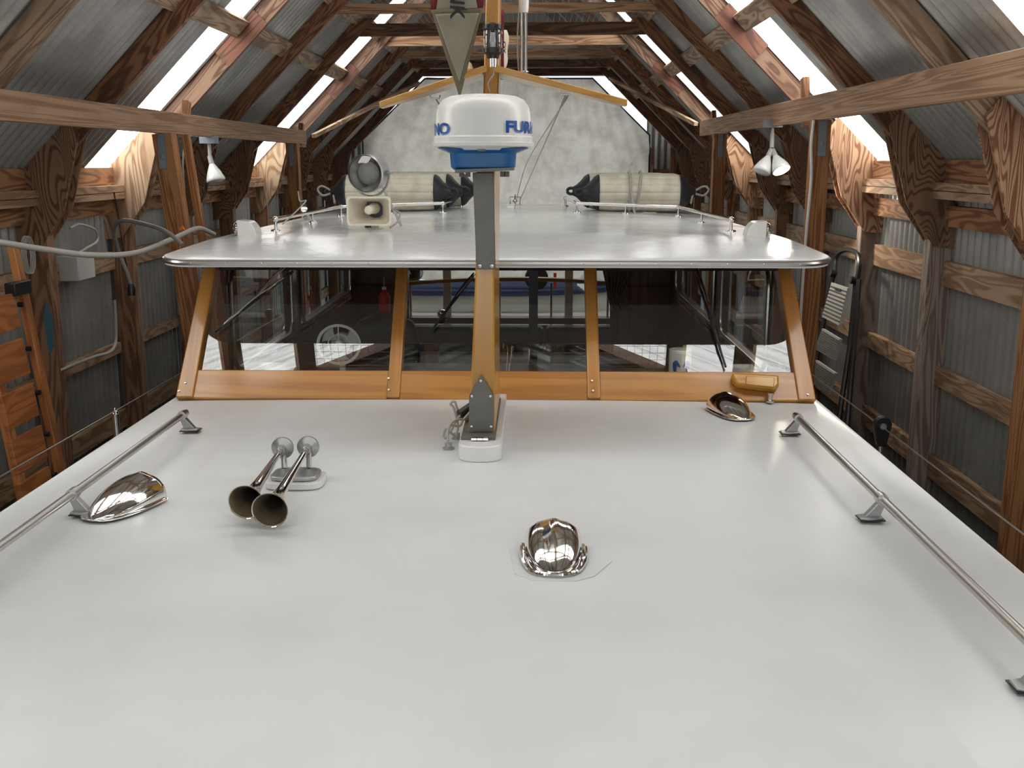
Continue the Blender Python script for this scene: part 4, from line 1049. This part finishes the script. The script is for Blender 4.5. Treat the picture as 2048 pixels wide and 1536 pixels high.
# searchlight
sc_ = atY(734, 347, 5.72)
se = empty('searchlight', (sc_.x, sc_.y + .05, rz(sc_.x, 5.75)), 'round grey metal searchlight standing behind the cream loudhailer', 'searchlight')
ax = Vector((-.30, -1, -.06)).normalized()
fc = sc_ + ax * .02
mb = MB(); mb.lathe([(.094, .0), (.099, -.004), (.101, -.018), (.095, -.024), (.095, -.09), (.088, -.12), (.06, -.14), (0, -.145)], fc, ax, 40); mb.build('housing', M['cast'], se, smooth=40)
mb = MB(); mb.lathe([(.097, .004), (.103, .001), (.103, -.01), (.097, -.012)], fc, ax, 40); mb.build('front_ring', M['steel'], se, smooth=40)
mb = MB(); mb.lathe([(.093, -.002), (.085, -.02), (.065, -.05), (.058, -.06), (.056, -.062), (0, -.085)], fc, ax, 40); mb.build('reflector', M['steel'], se, smooth=40)
mb = MB(); mb.lathe([(.062, -.04), (.06, -.036), (.03, -.03), (0, -.028)], fc, ax, 32); mb.build('inner_lens', M['lamp_grey'], se, smooth=60)
mb = MB(); mb.lathe([(.094, .0), (.06, .003), (0, .004)], fc, ax, 40); mb.build('lens', M['lamp_glass'], se, smooth=60)
cc = fc - ax * .06; sdv = ax.cross(Vector((0, 0, 1))).normalized()
P = [cc + sdv * .112 * math.cos(t) + Vector((0, 0, .125)) * math.sin(t) for t in [math.radians(180 + 180 * k / 16) for k in range(17)]]
mb = MB(); mb.tube(P, .0065, 8)
for s_ in (-1, 1): mb.lathe([(.012, 0), (.012, .02), (.006, .024), (.006, .03), (0, .03)], cc + sdv * s_ * .096, sdv * s_, 10)
mb.build('yoke', M['cast'], se)
bz = rz(sc_.x, 5.75)
mb = MB(); mb.tube([(cc.x, cc.y, cc.z - .12), (cc.x, cc.y, bz)], .018, 12); mb.lathe([(.04, 0), (.038, .01), (.02, .015)], (cc.x, cc.y, bz), n=20); mb.build('pedestal', M['black'], se)
mb = MB(); mb.beam(cc + Vector((.06, .05, -.08)), (cc.x + .15, cc.y + .1, rz(cc.x, 5.8)), .012, .012); mb.build('stay', M['cast'], se)

# loudhailer: rectangular horn with a cream throat
hc = atY(738, 422, 5.5)
ha = empty('loudhailer', (hc.x, 5.58, rz(hc.x, 5.58)), 'cream rectangular horn loudhailer on the roof left of the mast', 'loudspeaker')
hwx, hhz = .109, .069
def rr(wx, hz, y, n=10, r=.018):
    out = []
    for cx_, cz_, a0 in ((wx - r, hz - r, 0), (-wx + r, hz - r, 90), (-wx + r, -hz + r, 180), (wx - r, -hz + r, 270)):
        for k in range(n): a = math.radians(a0 + 90 * k / (n - 1)); out.append(Vector((hc.x + cx_ + r * math.cos(a), y, hc.z + cz_ + r * math.sin(a))))
    return out
loops = [rr(.035, .035, 5.68, r=.034), rr(.045, .04, 5.64, r=.03), rr(.085, .056, 5.57, r=.02), rr(hwx - .002, hhz - .002, 5.5), rr(hwx + .006, hhz + .006, 5.497), rr(hwx + .006, hhz + .006, 5.491), rr(hwx - .004, hhz - .004, 5.492), rr(.078, .05, 5.57, r=.02), rr(.044, .038, 5.63, r=.03), rr(.036, .036, 5.65, r=.034)]
n = len(loops[0]); vs_ = [p_ for l_ in loops for p_ in l_]
fs_ = [(i * n + k, i * n + (k + 1) % n, (i + 1) * n + (k + 1) % n, (i + 1) * n + k) for i in range(len(loops) - 1) for k in range(n)]
mb = MB(); mb.add(vs_, fs_); mb.build('horn_mouth', M['cream'], ha, smooth=40)
mb = MB(); mb.lathe([(0, 0), (.05, 0), (.05, .004), (0, .005)], (hc.x + .015, 5.615, hc.z + .01), (0, -1, 0), 28); mb.build('throat', M['black'], ha)
mb = MB(); mb.lathe([(.0, .155), (.015, .155), (.022, .15), (.024, .135), (.024, .09), (.03, .04), (.032, .0)], (hc.x + .015, 5.645, hc.z + .01), (-.12, -1, -.04), 24); mb.build('driver_cone', M['cream'], ha)
mb = MB(); mb.box((hc.x + .0, 5.56, rz(hc.x, 5.56)), (hc.x + .04, 5.6, hc.z - .05)); mb.box((hc.x - .02, 5.54, rz(hc.x, 5.56)), (hc.x + .06, 5.62, rz(hc.x, 5.56) + .005)); mb.build('mounting_foot', M['cream'], ha)
rope([(hc.x + .1, 5.7, hc.z), (hc.x + .14, 5.66, hc.z - .02), (hc.x + .135, 5.6, hc.z - .06), (hc.x + .1, 5.56, rz(hc.x, 5.56) + .01)], .005, M['cable'], 'hailer_cable', None, None, parent=ha)

# running lights
def sidelight(sg, label):
    x = BC + sg * 1.33; y = 5.36; z = rz(x, y)
    e = empty('side_light', (x, y, z - .005), label, 'navigation light', 'running lights at the roof edges')
    P = [(x + sg * .012, y, z - .006)] + [(x - sg * (.03 + .055 * math.sin(t)), y, z - .006 + .08 * math.cos(t)) for t in [PI / 2 * k / 10 for k in range(11)][::1]][::-1] + [(x + sg * .012, y, z + .078)]
    mb = MB(); mb.prism([(a[0], a[1], a[2]) for a in P], (0, .12, 0)); mb.build('light_screen', M['white_gloss'], e, bevel=.004)
    mb = MB(); mb.lathe([(.0, -.005), (.032, 0), (.036, .01), (.03, .02), (.014, .03), (0, .032)], (x + sg * .012, y + .045, z + .036), (sg, 0, 0), 20); mb.build('lamp', M['chrome'], e)
sidelight(-1, 'white running light screen with chrome lamp at the left roof edge')
sidelight(1, 'white running light screen with chrome lamp at the right roof edge')
# small chrome fitting at the aft edge of the roof and one at the left corner
q = atZ(1031, 408, rz(-.15, 8.5)); q.y = min(q.y, 8.7)
e = empty('stern_light', (q.x, q.y, rz(q.x, q.y)), 'small chrome caged light at the centre of the roof back edge', 'light')
mb = MB(); mb.box((q.x - .06, q.y - .03, rz(q.x, q.y)), (q.x + .06, q.y + .03, rz(q.x, q.y) + .008)); mb.build('foot', M['chrome'], e)
mb = MB(); mb.sphere((q.x, q.y, rz(q.x, q.y) + .032), .022); mb.tube([(q.x, q.y, rz(q.x, q.y) + .05), (q.x, q.y, rz(q.x, q.y) + .085)], .004, 8); mb.build('lamp', M['chrome'], e)
mb = MB(); zq = rz(q.x, q.y); mb.tube([(q.x - .04, q.y, zq + .008), (q.x - .04, q.y, zq + .065), (q.x + .04, q.y, zq + .065), (q.x + .04, q.y, zq + .008)], .004, 8); mb.build('cage', M['chrome'], e)
q = atZ(612, 440, rz(-1.3, 5.9))
e = empty('chain_pulley', (q.x, q.y, rz(q.x, q.y)), 'chrome pulley bracket beside the left roof rail with a white cord', 'bracket')
z = rz(q.x, q.y)
mb = MB(); mb.box((q.x - .035, q.y - .02, z), (q.x + .035, q.y + .02, z + .006)); mb.prism([(q.x - .025, q.y - .006, z + .006), (q.x + .025, q.y - .006, z + .006), (q.x + .022, q.y - .006, z + .04), (q.x - .022, q.y - .006, z + .04)], (0, .012, 0)); mb.build('bracket_body', M['steel'], e)
mb = MB(); mb.lathe([(0, 0), (.02, 0), (.02, .015), (0, .015)], (q.x - .01, q.y, z + .075), (.3, -1, 0), 20); mb.lathe([(0, 0), (.014, 0), (.014, .01), (0, .01)], (q.x, q.y - .008, z + .022), (0, -1, 0), 14); mb.build('sheave', M['chrome'], e)
mb = MB(); mb.beam((q.x, q.y, z + .02), (q.x - .01, q.y, z + .09), .012, .012, up=(0, 1, 0)); mb.build('arm', M['steel'], e)
rope([atY(596, 383, 5.95), atY(600, 402, 5.9), atY(612, 402, 5.8), atY(590, 425, 5.6), atY(565, 448, 5.45)], .004, M['cable'], 'draped_line', 'thin white cord draped over the left roof fittings', 'cord')

# ------------------------------------------------------------ lamps on the long beams
def par_lamp(o, axis, lit, parent):
    ax = Vector(axis).normalized()
    e = empty('lamp_head', (0, 0, 0)); e.parent = parent; e.location = Vector(o) - parent.location
    mb = MB(); mb.lathe([(.0, -.01), (.016, -.01), (.018, .04), (.014, .045)], o, ax, 20); mb.build('lamp_holder', M['lamp_grey'], e)
    mb = MB(); mb.lathe([(.014, .04), (.02, .05), (.045, .10), (.06, .14), (.062, .155), (.058, .16)], o, ax, 28); mb.build('bulb_body', M['bulb'], e, smooth=50)
    mb = MB(); mb.lathe([(.059, .158), (.045, .166), (0, .17)], o, ax, 28); mb.build('bulb_face', M['lit'] if lit else M['bulb'], e, smooth=50)
ll = atX(421, 281, -2.15)
L1 = empty('clamp_lamp', ll, 'unlit floodlamp hanging under the left long beam', 'lamp', 'floodlamps under the long beams')
mb = MB(); mb.box((ll.x - .06, ll.y - .05, ll.z - .02), (ll.x + .04, ll.y + .05, ll.z + .03)); mb.build('junction_box', M['galv'], L1)
mb = MB(); mb.tube([ll + Vector((-.01, 0, -.02)), ll + Vector((-.01, 0, -.06)), ll + Vector((-.01, 0, -.1))], .012, 10); mb.build('swivel', M['lamp_grey'], L1)
par_lamp(ll + Vector((-.01, 0, -.11)), (.25, -.12, -1), False, L1)
rl = atX(1546, 246, 1.6)
L2 = empty('clamp_lamp', rl, 'twin floodlamp under the right long beam, one bulb glowing', 'lamp', 'floodlamps under the long beams')
mb = MB(); mb.box((rl.x - .055, rl.y - .05, rl.z - .03), (rl.x + .055, rl.y + .05, rl.z + .02)); mb.build('junction_box', M['galv'], L2)
mb = MB(); mb.tube([rl + Vector((0, 0, -.03)), rl + Vector((0, 0, -.08)), rl + Vector((.0, 0, -.16))], [.008, .014, .016], 10); mb.build('swivel', M['lamp_grey'], L2)
par_lamp(rl + Vector((-.005, 0, -.18)), (-.45, -.25, -1), False, L2)
par_lamp(rl + Vector((.01, 0, -.18)), (.35, -.6, -1), True, L2)
ld = bpy.data.lights.new('bulb_light', 'SPOT'); ld.energy = 25; ld.spot_size = 2.2; ld.color = (1, .9, .75); ld.shadow_soft_size = .05
lo = bpy.data.objects.new('bulb_light', ld); col.objects.link(lo); lo.location = rl + Vector((.08, -.12, -.38)); lo.rotation_euler = Vector((.35, -.6, -1)).to_track_quat('-Z', 'Y').to_euler()

# ------------------------------------------------------------ things along the left wall
def gp(px, py): return on(px, py, (1, 0, .13), -2.33)        # the gangway's own tilted plane
gw = empty('gangway', gp(90, 990), 'orange wooden folding gangway with brown planks leaning on the left wall', 'gangway')
NG = Vector((1, 0, .13)).normalized()
tops = [(19, 587), (36, 677), (56, 766), (74, 851), (89, 933)]; bots = [(34, 656), (53, 747), (71, 831), (88, 914), (104, 990)]
dy = Vector((0, -.29, 0))
for t_, b_ in zip(tops, bots):
    A = gp(*t_); B = gp(*b_); P = [A, A + dy, B + dy, B]
    mb = MB(); mb.prism(P, NG * .022, gc=[(p_.y * 1.0, p_.z, 0) for p_ in P]); mb.build('plank', M['gang_plank'], gw, smooth=0, bevel=.003)
for off, nm_ in ((Vector((0, .045, 0)), 'r'), (Vector((0, -.335, 0)), 'l')):
    a = gp(15, 490) + off; b_ = gp(125, 1010) + off
    b_ = a + (b_ - a) * 1.9
    MB().beam(a, b_, .055, .035, up=(1, 0, 0)).build('side_rail', M['gang_rail'], gw, bevel=.003)
mb = MB(); a = gp(26, 577)
mb.box((a.x - .01, a.y - .06, a.z - .03), (a.x + .04, a.y + .1, a.z + .03)); mb.build('hinge_bracket', M['black'], gw, bevel=.004)
for t_ in tops + [(110, 1000)]:
    a = gp(*t_) + Vector((0, .07, -.06)); MB().lathe([(.012, 0), (.012, .02), (0, .022)], a, (1, 0, 0), 10).build('bolt', M['black'], gw)

bx0 = atX(140, 512, -2.74)
jb = atX(160, 535, -2.71)
o = MB().box((-2.83, 6.16, .31), (-2.69, 6.4, .455)).build('junction_box', M['box_white'], bevel=.006); tag(o, 'white plastic junction box mounted on the left wall girt', 'electrical box')
rope([atX(140, 457, -2.72), atX(160, 449, -2.72), atX(190, 460, -2.72), atX(194, 482, -2.72), atX(172, 497, -2.7), atX(155, 508, -2.7)], .008, M['cable'], 'box_cable', 'grey cable curling into the top of the white junction box', 'cable')
rope([atY(-60, 478, 4.4), atY(0, 485, 4.5), atY(90, 499, 4.7), atY(180, 510, 4.9), atY(270, 506, 5.1), atY(345, 478, 5.4), atY(395, 457, 5.9), atY(428, 468, 6.4)], .014, M['cable'], 'shore_power_cable', 'thick pale grey cable drooping from the left edge to the roof', 'cable', n=10)
rope([atY(366, 490, 5.2), atY(330, 462, 5.3), atY(280, 446, 5.5), atY(240, 442, 5.6), atY(228, 465, 5.7), atY(238, 505, 5.8), atY(254, 545, 5.8), atY(262, 570, 5.8)], .011, M['cable_dark'], 'extension_cord', 'darker grey cord looping left of the beam post with black plug', 'cable')
p = atY(263, 578, 5.8); mb = MB(); mb.tube([p + Vector((0, 0, .03)), p, p - Vector((0, 0, .035))], [.014, .024, .022], 12); mb.build('plug', M['black'], bpy.data.objects['extension_cord'])
rope([atX(228, 384, -2.695), atX(236, 430, -2.69), atX(247, 500, -2.68), atX(259, 560, -2.68)], .004, M['black'], 'thin_cord', 'thin black cord hanging down the pale left gusset', 'cord')
rope([atX(119, 741, -2.69), atX(150, 728, -2.69), atX(190, 713, -2.69), atX(218, 705, -2.69), atX(230, 690, -2.69), atX(232, 660, -2.69), atX(229, 600, -2.69)], .011, M['cable'], 'conduit', 'pale conduit running along the left girt and up the post', 'conduit')
mb = MB()
for k in range(4):
    c_ = atX(52 + 3 * k, 510, -2.72); mb.tube([c_ + Vector((0, .05 * math.cos(t), .1 * math.sin(t))) for t in [2 * PI * i / 28 for i in range(29)]], .004, 6, cap=False)
tag(mb.build('cable_coil', M['cable'], smooth=60), 'coil of white cable hung on the left wall beside the gangway', 'cable')
c_ = Vector((-2.045, 6.09, .62)); mb = MB(); mb.tube([c_, c_ + Vector((.02, 0, .01))], .014, 10); mb.tube([c_ + Vector((0, 0, -.02)), c_ + Vector((-.01, 0, -.12))], .006, 6)
tag(mb.build('hook_handle', M['orange']), 'small orange knob tool hanging on the brown left beam post', 'tool')
# blue spray mark on the left wall post
mb = MB(); P = []
for k in range(20):
    a = 2 * PI * k / 20; P.append((HC - 2.43 + .024 * math.cos(a) * (1 + .2 * math.sin(5 * a)), 5.82 - .0465, .09 + .14 * math.sin(a) * (1 + .1 * math.cos(3 * a))))
mb.prism(P, (0, -.001, 0)); o = mb.build('paint_mark', M['blue_stain'], smooth=0); tag(o, 'faded blue paint mark on the second left wall post', 'paint mark')

# ------------------------------------------------------------ step ladder on the right wall
def lp(px, py): return on(px, py, (1, 0, -.2), 2.03)
NL = Vector((-1, 0, .2)).normalized()
la = empty('step_ladder', lp(1680, 850), 'black folding step ladder with white ribbed treads leaning on the right wall', 'ladder')
treads = [((1674, 567), (1707, 578), (1690, 653), (1655, 636)), ((1656, 659), (1691, 680), (1679, 722), (1641, 700)), ((1643, 722), (1682, 748), (1668, 790), (1629, 764))]
for T4 in treads:
    P = [lp(*q_) for q_ in T4]; t_ = empty('tread', (0, 0, 0)); t_.parent = la; t_.location = P[0] - la.location
    mb = MB(); mb.prism([p_ + NL * .02 for p_ in P], NL * .02); mb.build('tread_plate', M['tread'], t_, smooth=0)
    mb = MB()
    for k in range(1, 10):
        a = P[0].lerp(P[3], k / 10) + NL * .042; b_ = P[1].lerp(P[2], k / 10) + NL * .042; mb.beam(a, b_, .005, .005, up=NL)
    mb.build('tread_rib', M['plate'], t_, smooth=0)
for (a, b_, c_) in (((1668, 545), (1640, 680), (1612, 860)), ((1712, 560), (1700, 690), (1672, 880)), ((1718, 560), (1712, 650), (1690, 900))):
    mb = MB(); mb.tube([lp(*a), lp(*b_), lp(*c_)], .017, 8); mb.build('leg', M['black'], la)
mb = MB(); mb.tube(curve_pts([lp(1669, 550), lp(1672, 515), lp(1690, 500), lp(1712, 505), lp(1719, 525), lp(1714, 560)], 5), .016, 8); mb.build('top_handle', M['black'], la)
for q_ in ((1713, 562), (1672, 548)): MB().lathe([(0, 0), (.025, 0), (.025, .04), (0, .04)], lp(*q_), NL, 14).build('hinge', M['black'], la)
P = [lp(*q_) + NL * .045 for q_ in ((1683, 577), (1696, 581), (1695, 585), (1682, 581))]; mb = MB(); mb.prism(P, NL * .003); mb.build('tread_slot', M['black'], la, smooth=0)
# cable up the right beam post
rope([(1.565, 6.09, 1.23), (1.557, 6.08, 1.1), (1.567, 6.08, .9), (1.557, 6.08, .6), (1.552, 6.08, .2), (1.552, 6.08, -.3)], .009, M['paper'], 'post_cable', 'white cable clipped down the right beam post', 'cable')
rope([atX(400, 272, -2.15), atX(376, 275, -2.13), atX(366, 320, -2.11), atX(370, 400, -2.09)], .005, M['cable'], 'lamp_cable', 'pale thin cable running down behind the left beam post', 'cable')

# ------------------------------------------------------------ inside the pilothouse
# desk fan behind the left pane
fc = atY(680, 687, 4.80)
fan = empty('desk_fan', (fc.x, fc.y, 0), 'white round desk fan on the dashboard behind the left pane', 'fan')
R_ = .1
for rr_, tb in ((1.0, .004), (.93, .003), (.5, .0025)):
    for yo in (-.03, ):
        mb = MB(); mb.tube([fc + Vector((R_ * rr_ * math.cos(t), yo * 1.0, R_ * .92 * rr_ * math.sin(t))) for t in [2 * PI * k / 40 for k in range(41)]], tb, 6, cap=False); mb.build('guard_ring', M['white_gloss'], fan)
mb = MB()
for k in range(4):
    t = PI / 2 * k; mb.tube([fc + Vector((.02 * math.cos(t), -.035, .02 * math.sin(t))), fc + Vector((R_ * math.cos(t), -.03, R_ * .92 * math.sin(t)))], .003, 6)
mb.lathe([(0, -.045), (.016, -.042), (.022, -.03), (.022, -.02)], fc, (0, 1, 0), 16); mb.build('guard_spoke', M['white_gloss'], fan)
for k in range(3):
    t0 = 2 * PI * k / 3 + .4
    mb = MB(); mb.grid(lambda u, v: fc + Vector((( .015 + .07 * u) * math.cos(t0 + (v - .5) * 1.2 * (.4 + u * .6)), .012 * (v - .5) * 2, (.015 + .07 * u) * math.sin(t0 + (v - .5) * 1.2 * (.4 + u * .6)))), 6, 8); mb.build('blade', M['box_white'], fan, solid=.002)
mb = MB(); mb.lathe([(0, .09), (.04, .085), (.045, .05), (.045, .02), (0, .02)], fc, (0, 1, 0), 20); mb.build('motor', M['box_white'], fan)
mb = MB(); mb.beam(fc + Vector((0, .05, -.03)), (fc.x, fc.y + .05, .02), .025, .025, up=(0, 1, 0)); mb.lathe([(.07, 0), (.068, .012), (.03, .02), (0, .022)], (fc.x, fc.y + .03, 0), n=28); mb.build('stand', M['white_gloss'], fan)
# paper roll with blue wave
pr0 = ws(1366, 735, -.12); pr0.z = 0
mb = MB(); 
pro = empty('paper_roll', pr0, 'white paper roll with blue curls on the dashboard behind right pane', 'paper roll')
mb = MB(); mb.lathe([(0, 0), (.048, 0), (.05, .003), (.05, .185), (.048, .188), (.015, .188), (.015, .16), (0, .16)], pr0, n=32); mb.build('roll', M['paper'], pro)
mb = MB()
def onroll(a, z): return Vector((pr0.x + .0508 * math.sin(a), pr0.y - .0508 * math.cos(a), z))
for sgn_ in (-1, 1):
    pts = [(sgn_ * (.15 + .35 * t + .25 * math.sin(PI * t)), .115 - .02 * t + .035 * math.sin(PI * t) - .03 * t * t) for t in [k / 10 for k in range(11)]]
    mb.tube([onroll(a, z + .0) for a, z in pts], [.003 + .008 * math.sin(PI * k / 10) for k in range(11)], 6)
mb.build('wave_print', M['letter'], pro)
# level and odds on the dashboard
def dash_box(name, px, py, sz, mat, label, cat, depth=.12, group=None, rot=0):
    p_ = ws(px, py, -depth); L_, D_, H_ = sz
    mb = MB(); c_, s_ = math.cos(rot), math.sin(rot)
    P = [(p_.x + x * c_ - y * s_, p_.y + x * s_ + y * c_, 0) for x, y in ((-L_ / 2, -D_ / 2), (L_ / 2, -D_ / 2), (L_ / 2, D_ / 2), (-L_ / 2, D_ / 2))]
    mb.prism(P, (0, 0, H_)); return tag(mb.build(name, mat, bevel=.003), label, cat, group)
lv = dash_box('spirit_level', 1080, 741, (.18, .03, .035), M['black'], 'black and yellow spirit level on the dashboard right of the mast', 'level')
for px in (1042, 1108): p_ = ws(px, 741, -.12); MB().box((p_.x - .008, p_.y - .017, -.0), (p_.x + .008, p_.y + .017, .037)).build('end_cap', M['yellow'], lv)
dash_box('white_tray', 845, 728, (.26, .22, .02), M['box_white'], 'flat white tray on the dashboard left of the mast', 'tray', .2)
dash_box('red_cloth', 1290, 740, (.12, .06, .03), M['red'], 'crumpled red cloth on the dashboard behind the right pane', 'cloth', .15)
dash_box('maroon_book', 1105, 728, (.22, .12, .025), M['maroon'], 'maroon book on the dashboard beyond the spirit level', 'book', .3)
dash_box('white_box', 1245, 725, (.06, .06, .04), M['cream'], 'small cream box on the dashboard right of the right mullion', 'box', .2)
dash_box('grey_case', 1520, 720, (.2, .12, .06), M['lamp_grey'], 'grey case on the dashboard at the far right end', 'case', .25, rot=-.5)
mb = MB(); p_ = ws(1145, 735, -.15); mb.lathe([(0, 0), (.022, 0), (.022, .012), (.012, .016), (.012, .035), (.022, .04), (.022, .05), (0, .05)], (p_.x, p_.y, 0), n=20); tag(mb.build('wooden_spool', M['gang_plank']), 'small wooden spool on the dashboard beside the spirit level', 'spool')
mb = MB(); p_ = ws(905, 742, -.1); mb.sphere((p_.x, p_.y, .004), .05, 16, (1, .8, .4)); tag(mb.build('small_dome', M['paper'], smooth=180), 'small rounded white cap on the dashboard left of the mast', 'cap')
# helm chair
hc_ = Vector((-.91, 6.2, -1.2))
ch = empty('helm_chair', hc_, 'black leather helm chair behind the left mullion', 'chair')
mb = MB(); mb.grid(lambda u, v: Vector((-.91 + .21 * math.copysign(abs(math.cos(2 * PI * u)) ** .5, math.cos(2 * PI * u)) * math.sin(PI * min(.999, max(.001, v))) ** .16, 6.4 + .07 * math.copysign(abs(math.sin(2 * PI * u)) ** .6, math.sin(2 * PI * u)) * math.sin(PI * min(.999, max(.001, v))) ** .16, -.42 + .5 * v)), 32, 14); mb.build('backrest', M['leather'], ch, smooth=180)
mb = MB(); mb.box((-1.14, 5.9, -.56), (-.68, 6.4, -.42)); mb.build('seat', M['leather'], ch, bevel=.04)
mb = MB(); mb.tube([(-.91, 6.15, -1.2), (-.91, 6.15, -.56)], .04, 14); mb.lathe([(.2, 0), (.18, .03), (.04, .05)], (-.91, 6.15, -1.2), n=24); mb.build('pedestal', M['steel'], ch)
# settee across the back of the saloon
sf = empty('settee', (-.35, 8.1, -1.2), 'black cushioned settee with mahogany base at the back of the cabin', 'settee')
for k in range(3):
    x0 = BC - .85 + .56 * k; MB().box((x0, 8.25, -.5), (x0 + .54, 8.42, -.28)).build('back_cushion', M['leather'], sf, bevel=.03)
MB().box((BC - .86, 7.6, -.68), (BC + .84, 8.25, -.52)).build('seat_cushion', M['leather'], sf, bevel=.03)
MB().box((BC - .86, 7.62, -1.195), (BC + .84, 8.58, -.685)).build('base', M['varnish_red'], sf)
# curtains, red bottle
for sg, x0, lab in ((1, BC + .86, 'gathered brown curtain at the right of the aft opening'),):
    mb = MB()
    def cf(u, v):
        z = .54 - .72 * v; pinch = .3 + .7 * abs(math.cos(PI * .5 * min(1, v * 1.25))) if v < .8 else .3 + .2 * (v - .8) * 4
        wdt = .40 * pinch; xx = x0 - .22 + .16 * v + wdt * u
        return Vector((xx, 8.5 + .02 * math.sin(u * 2 * PI * 7), z))
    mb.grid(cf, 80, 16); tag(mb.build('curtain', M['curtain'], smooth=180, solid=.003), lab, 'curtain')
q = atY(769, 604, 8.3)
e = empty('hanging_bottle', q, 'red liquid filled clear bottle hanging in the aft opening', 'bottle')
mb = MB(); mb.lathe([(0, -.085), (.042, -.08), (.046, -.06), (.046, .04), (.036, .07), (.016, .085), (.016, .1)], q, n=24); mb.build('bottle_body', M['red'], e)
mb = MB(); mb.lathe([(.018, .1), (.018, .12), (0, .122)], q, n=14); mb.tube([q + Vector((0, 0, .12)), q + Vector((0, 0, .2))], .003, 6); mb.build('cap', M['paper'], e)

# ------------------------------------------------------------ tender and gear beyond the cabin
dn = empty('tender_boat', (-.1, 10.9, -.8), 'white dinghy with navy gunwale stowed across the stern, seen through the windows', 'dinghy')
mb = MB()
def hullf(u, v):
    x = -1.42 + 2.5 * u; t = abs(u - .42) / .58
    wd = .42 * (1 - t ** 3.2 * (1 if u > .42 else .35)); bot = -.75 + .3 * max(0, (u - .6) / .4) ** 2
    a = PI * v; zt_ = -.285 + .10 * max(0, u - .5) ** 1.5
    y = 10.9 - wd * math.cos(a) * (1 if 0 < v < 1 else 1); zz = zt_ + (bot - zt_) * math.sin(a) ** .55
    return Vector((x, y, zz))
mb.grid(hullf, 30, 20); mb.build('dinghy_hull', M['hull'], dn, smooth=180, solid=.01)
for sgn_ in (0, 1):
    P = [hullf(k / 20, sgn_) + Vector((0, 0, .01)) for k in range(21)]
    mb = MB(); mb.tube(P, .035, 10); mb.build('gunwale', M['navy'], dn)
mb = MB(); mb.box((-1.3, 10.6, -.31), (.6, 11.1, -.23)); mb.build('cockpit_cover', M['navy'], dn, bevel=.02)
ws_ = MB(); ws_.add([(.4, 10.5, -.26), (.72, 10.5, -.26), (.72, 10.6, 0), (.56, 10.6, .02)], [(0, 1, 2, 3)]); ws_.build('windscreen', M['lamp_glass'], dn)
mb = MB(); mb.lathe([(0, -.02), (.11, -.02), (.12, 0), (.11, .02), (0, .02)], (.03, 10.5, -.13), (.2, -1, .1), 24); mb.build('wheel_cover', M['black'], dn)
mb = MB(); mb.box((.2, 10.5, -.26), (.23, 10.53, -.08)); mb.build('red_strap', M['red'], dn)
ob_ = empty('outboard_motor', (-1.1, 9.3, -.6), 'black outboard motor standing left behind the cabin', 'outboard motor')
mb = MB(); mb.box((-1.33, 9.2, -.03), (-1.0, 9.55, .13)); mb.build('cowling', M['black'], ob_, bevel=.04)
mb = MB(); mb.box((-1.22, 9.3, -.7), (-1.12, 9.42, -.02)); mb.build('motor_leg', M['black'], ob_, bevel=.02)
vs_, fs_ = text_mesh('MA', .06, .001); mb = MB(); mb.add([(-1.16 + v[0], 9.197, .04 + v[1]) for v in vs_], fs_); mb.build('lettering', M['paper'], ob_, normals=False, smooth=0)
q = atY(757, 558, 9.0); o = MB().box((q.x - .05, 9.0, q.z - .1), (q.x + .03, 9.1, q.z + .09)).build('blue_jug', M['blue_bright'], bevel=.01); tag(o, 'bright blue container at the left of the aft opening', 'container')
MB().box((BC - 1.3, 8.7, -.83), (BC + 1.3, 11.6, -.78)).build('aft_deck', M['mahogany'], boat)
rail = empty('taffrail', (BC, 8.9, -.48), 'varnished caprail on chrome posts around the aft deck', 'rail')
mb = MB(); P = [Vector((BC + x, 8.9 - .12 * (1 - (x / 1.1) ** 2) * 0 - .0, (.035 - .06 * (x / 1.1) ** 2))) for x in np.linspace(-1.1, 1.1, 15)]
for i in range(len(P) - 1): mb.beam(P[i], P[i + 1], .09, .028)
mb.build('caprail', M['varnish'], rail)
for x, c_ in ((-.88, 0), (-.57, 1), (-.12, 0), (.32, 0), (.47, 1), (.8, 0)):
    if c_:
        MB().beam((BC + x, 8.95, -.78), (BC + x, 8.95, .35), .07, .03, up=(0, 1, 0)).build('davit', M['hull'], rail, bevel=.006)
    else:
        mb = MB(); mb.tube([(BC + x, 8.9, -.78), (BC + x, 8.9, .0)], .01, 8); mb.build('rail_post', M['steel'], rail)
o = MB().beam((BC - .9, 8.75, -.295), (BC + .9, 8.75, -.295), .14, .05).build('coaming_board', M['mahogany'], boat)
mb = MB(); mb.sphere((atY(885, 628, 8.7)), .045); mb.lathe([(.05, -.045), (.045, -.035)], atY(885, 628, 8.7), n=16)
tag(mb.build('chrome_dome', M['chrome'], smooth=180), 'small chrome dome on the aft coaming left of the mast', 'light')
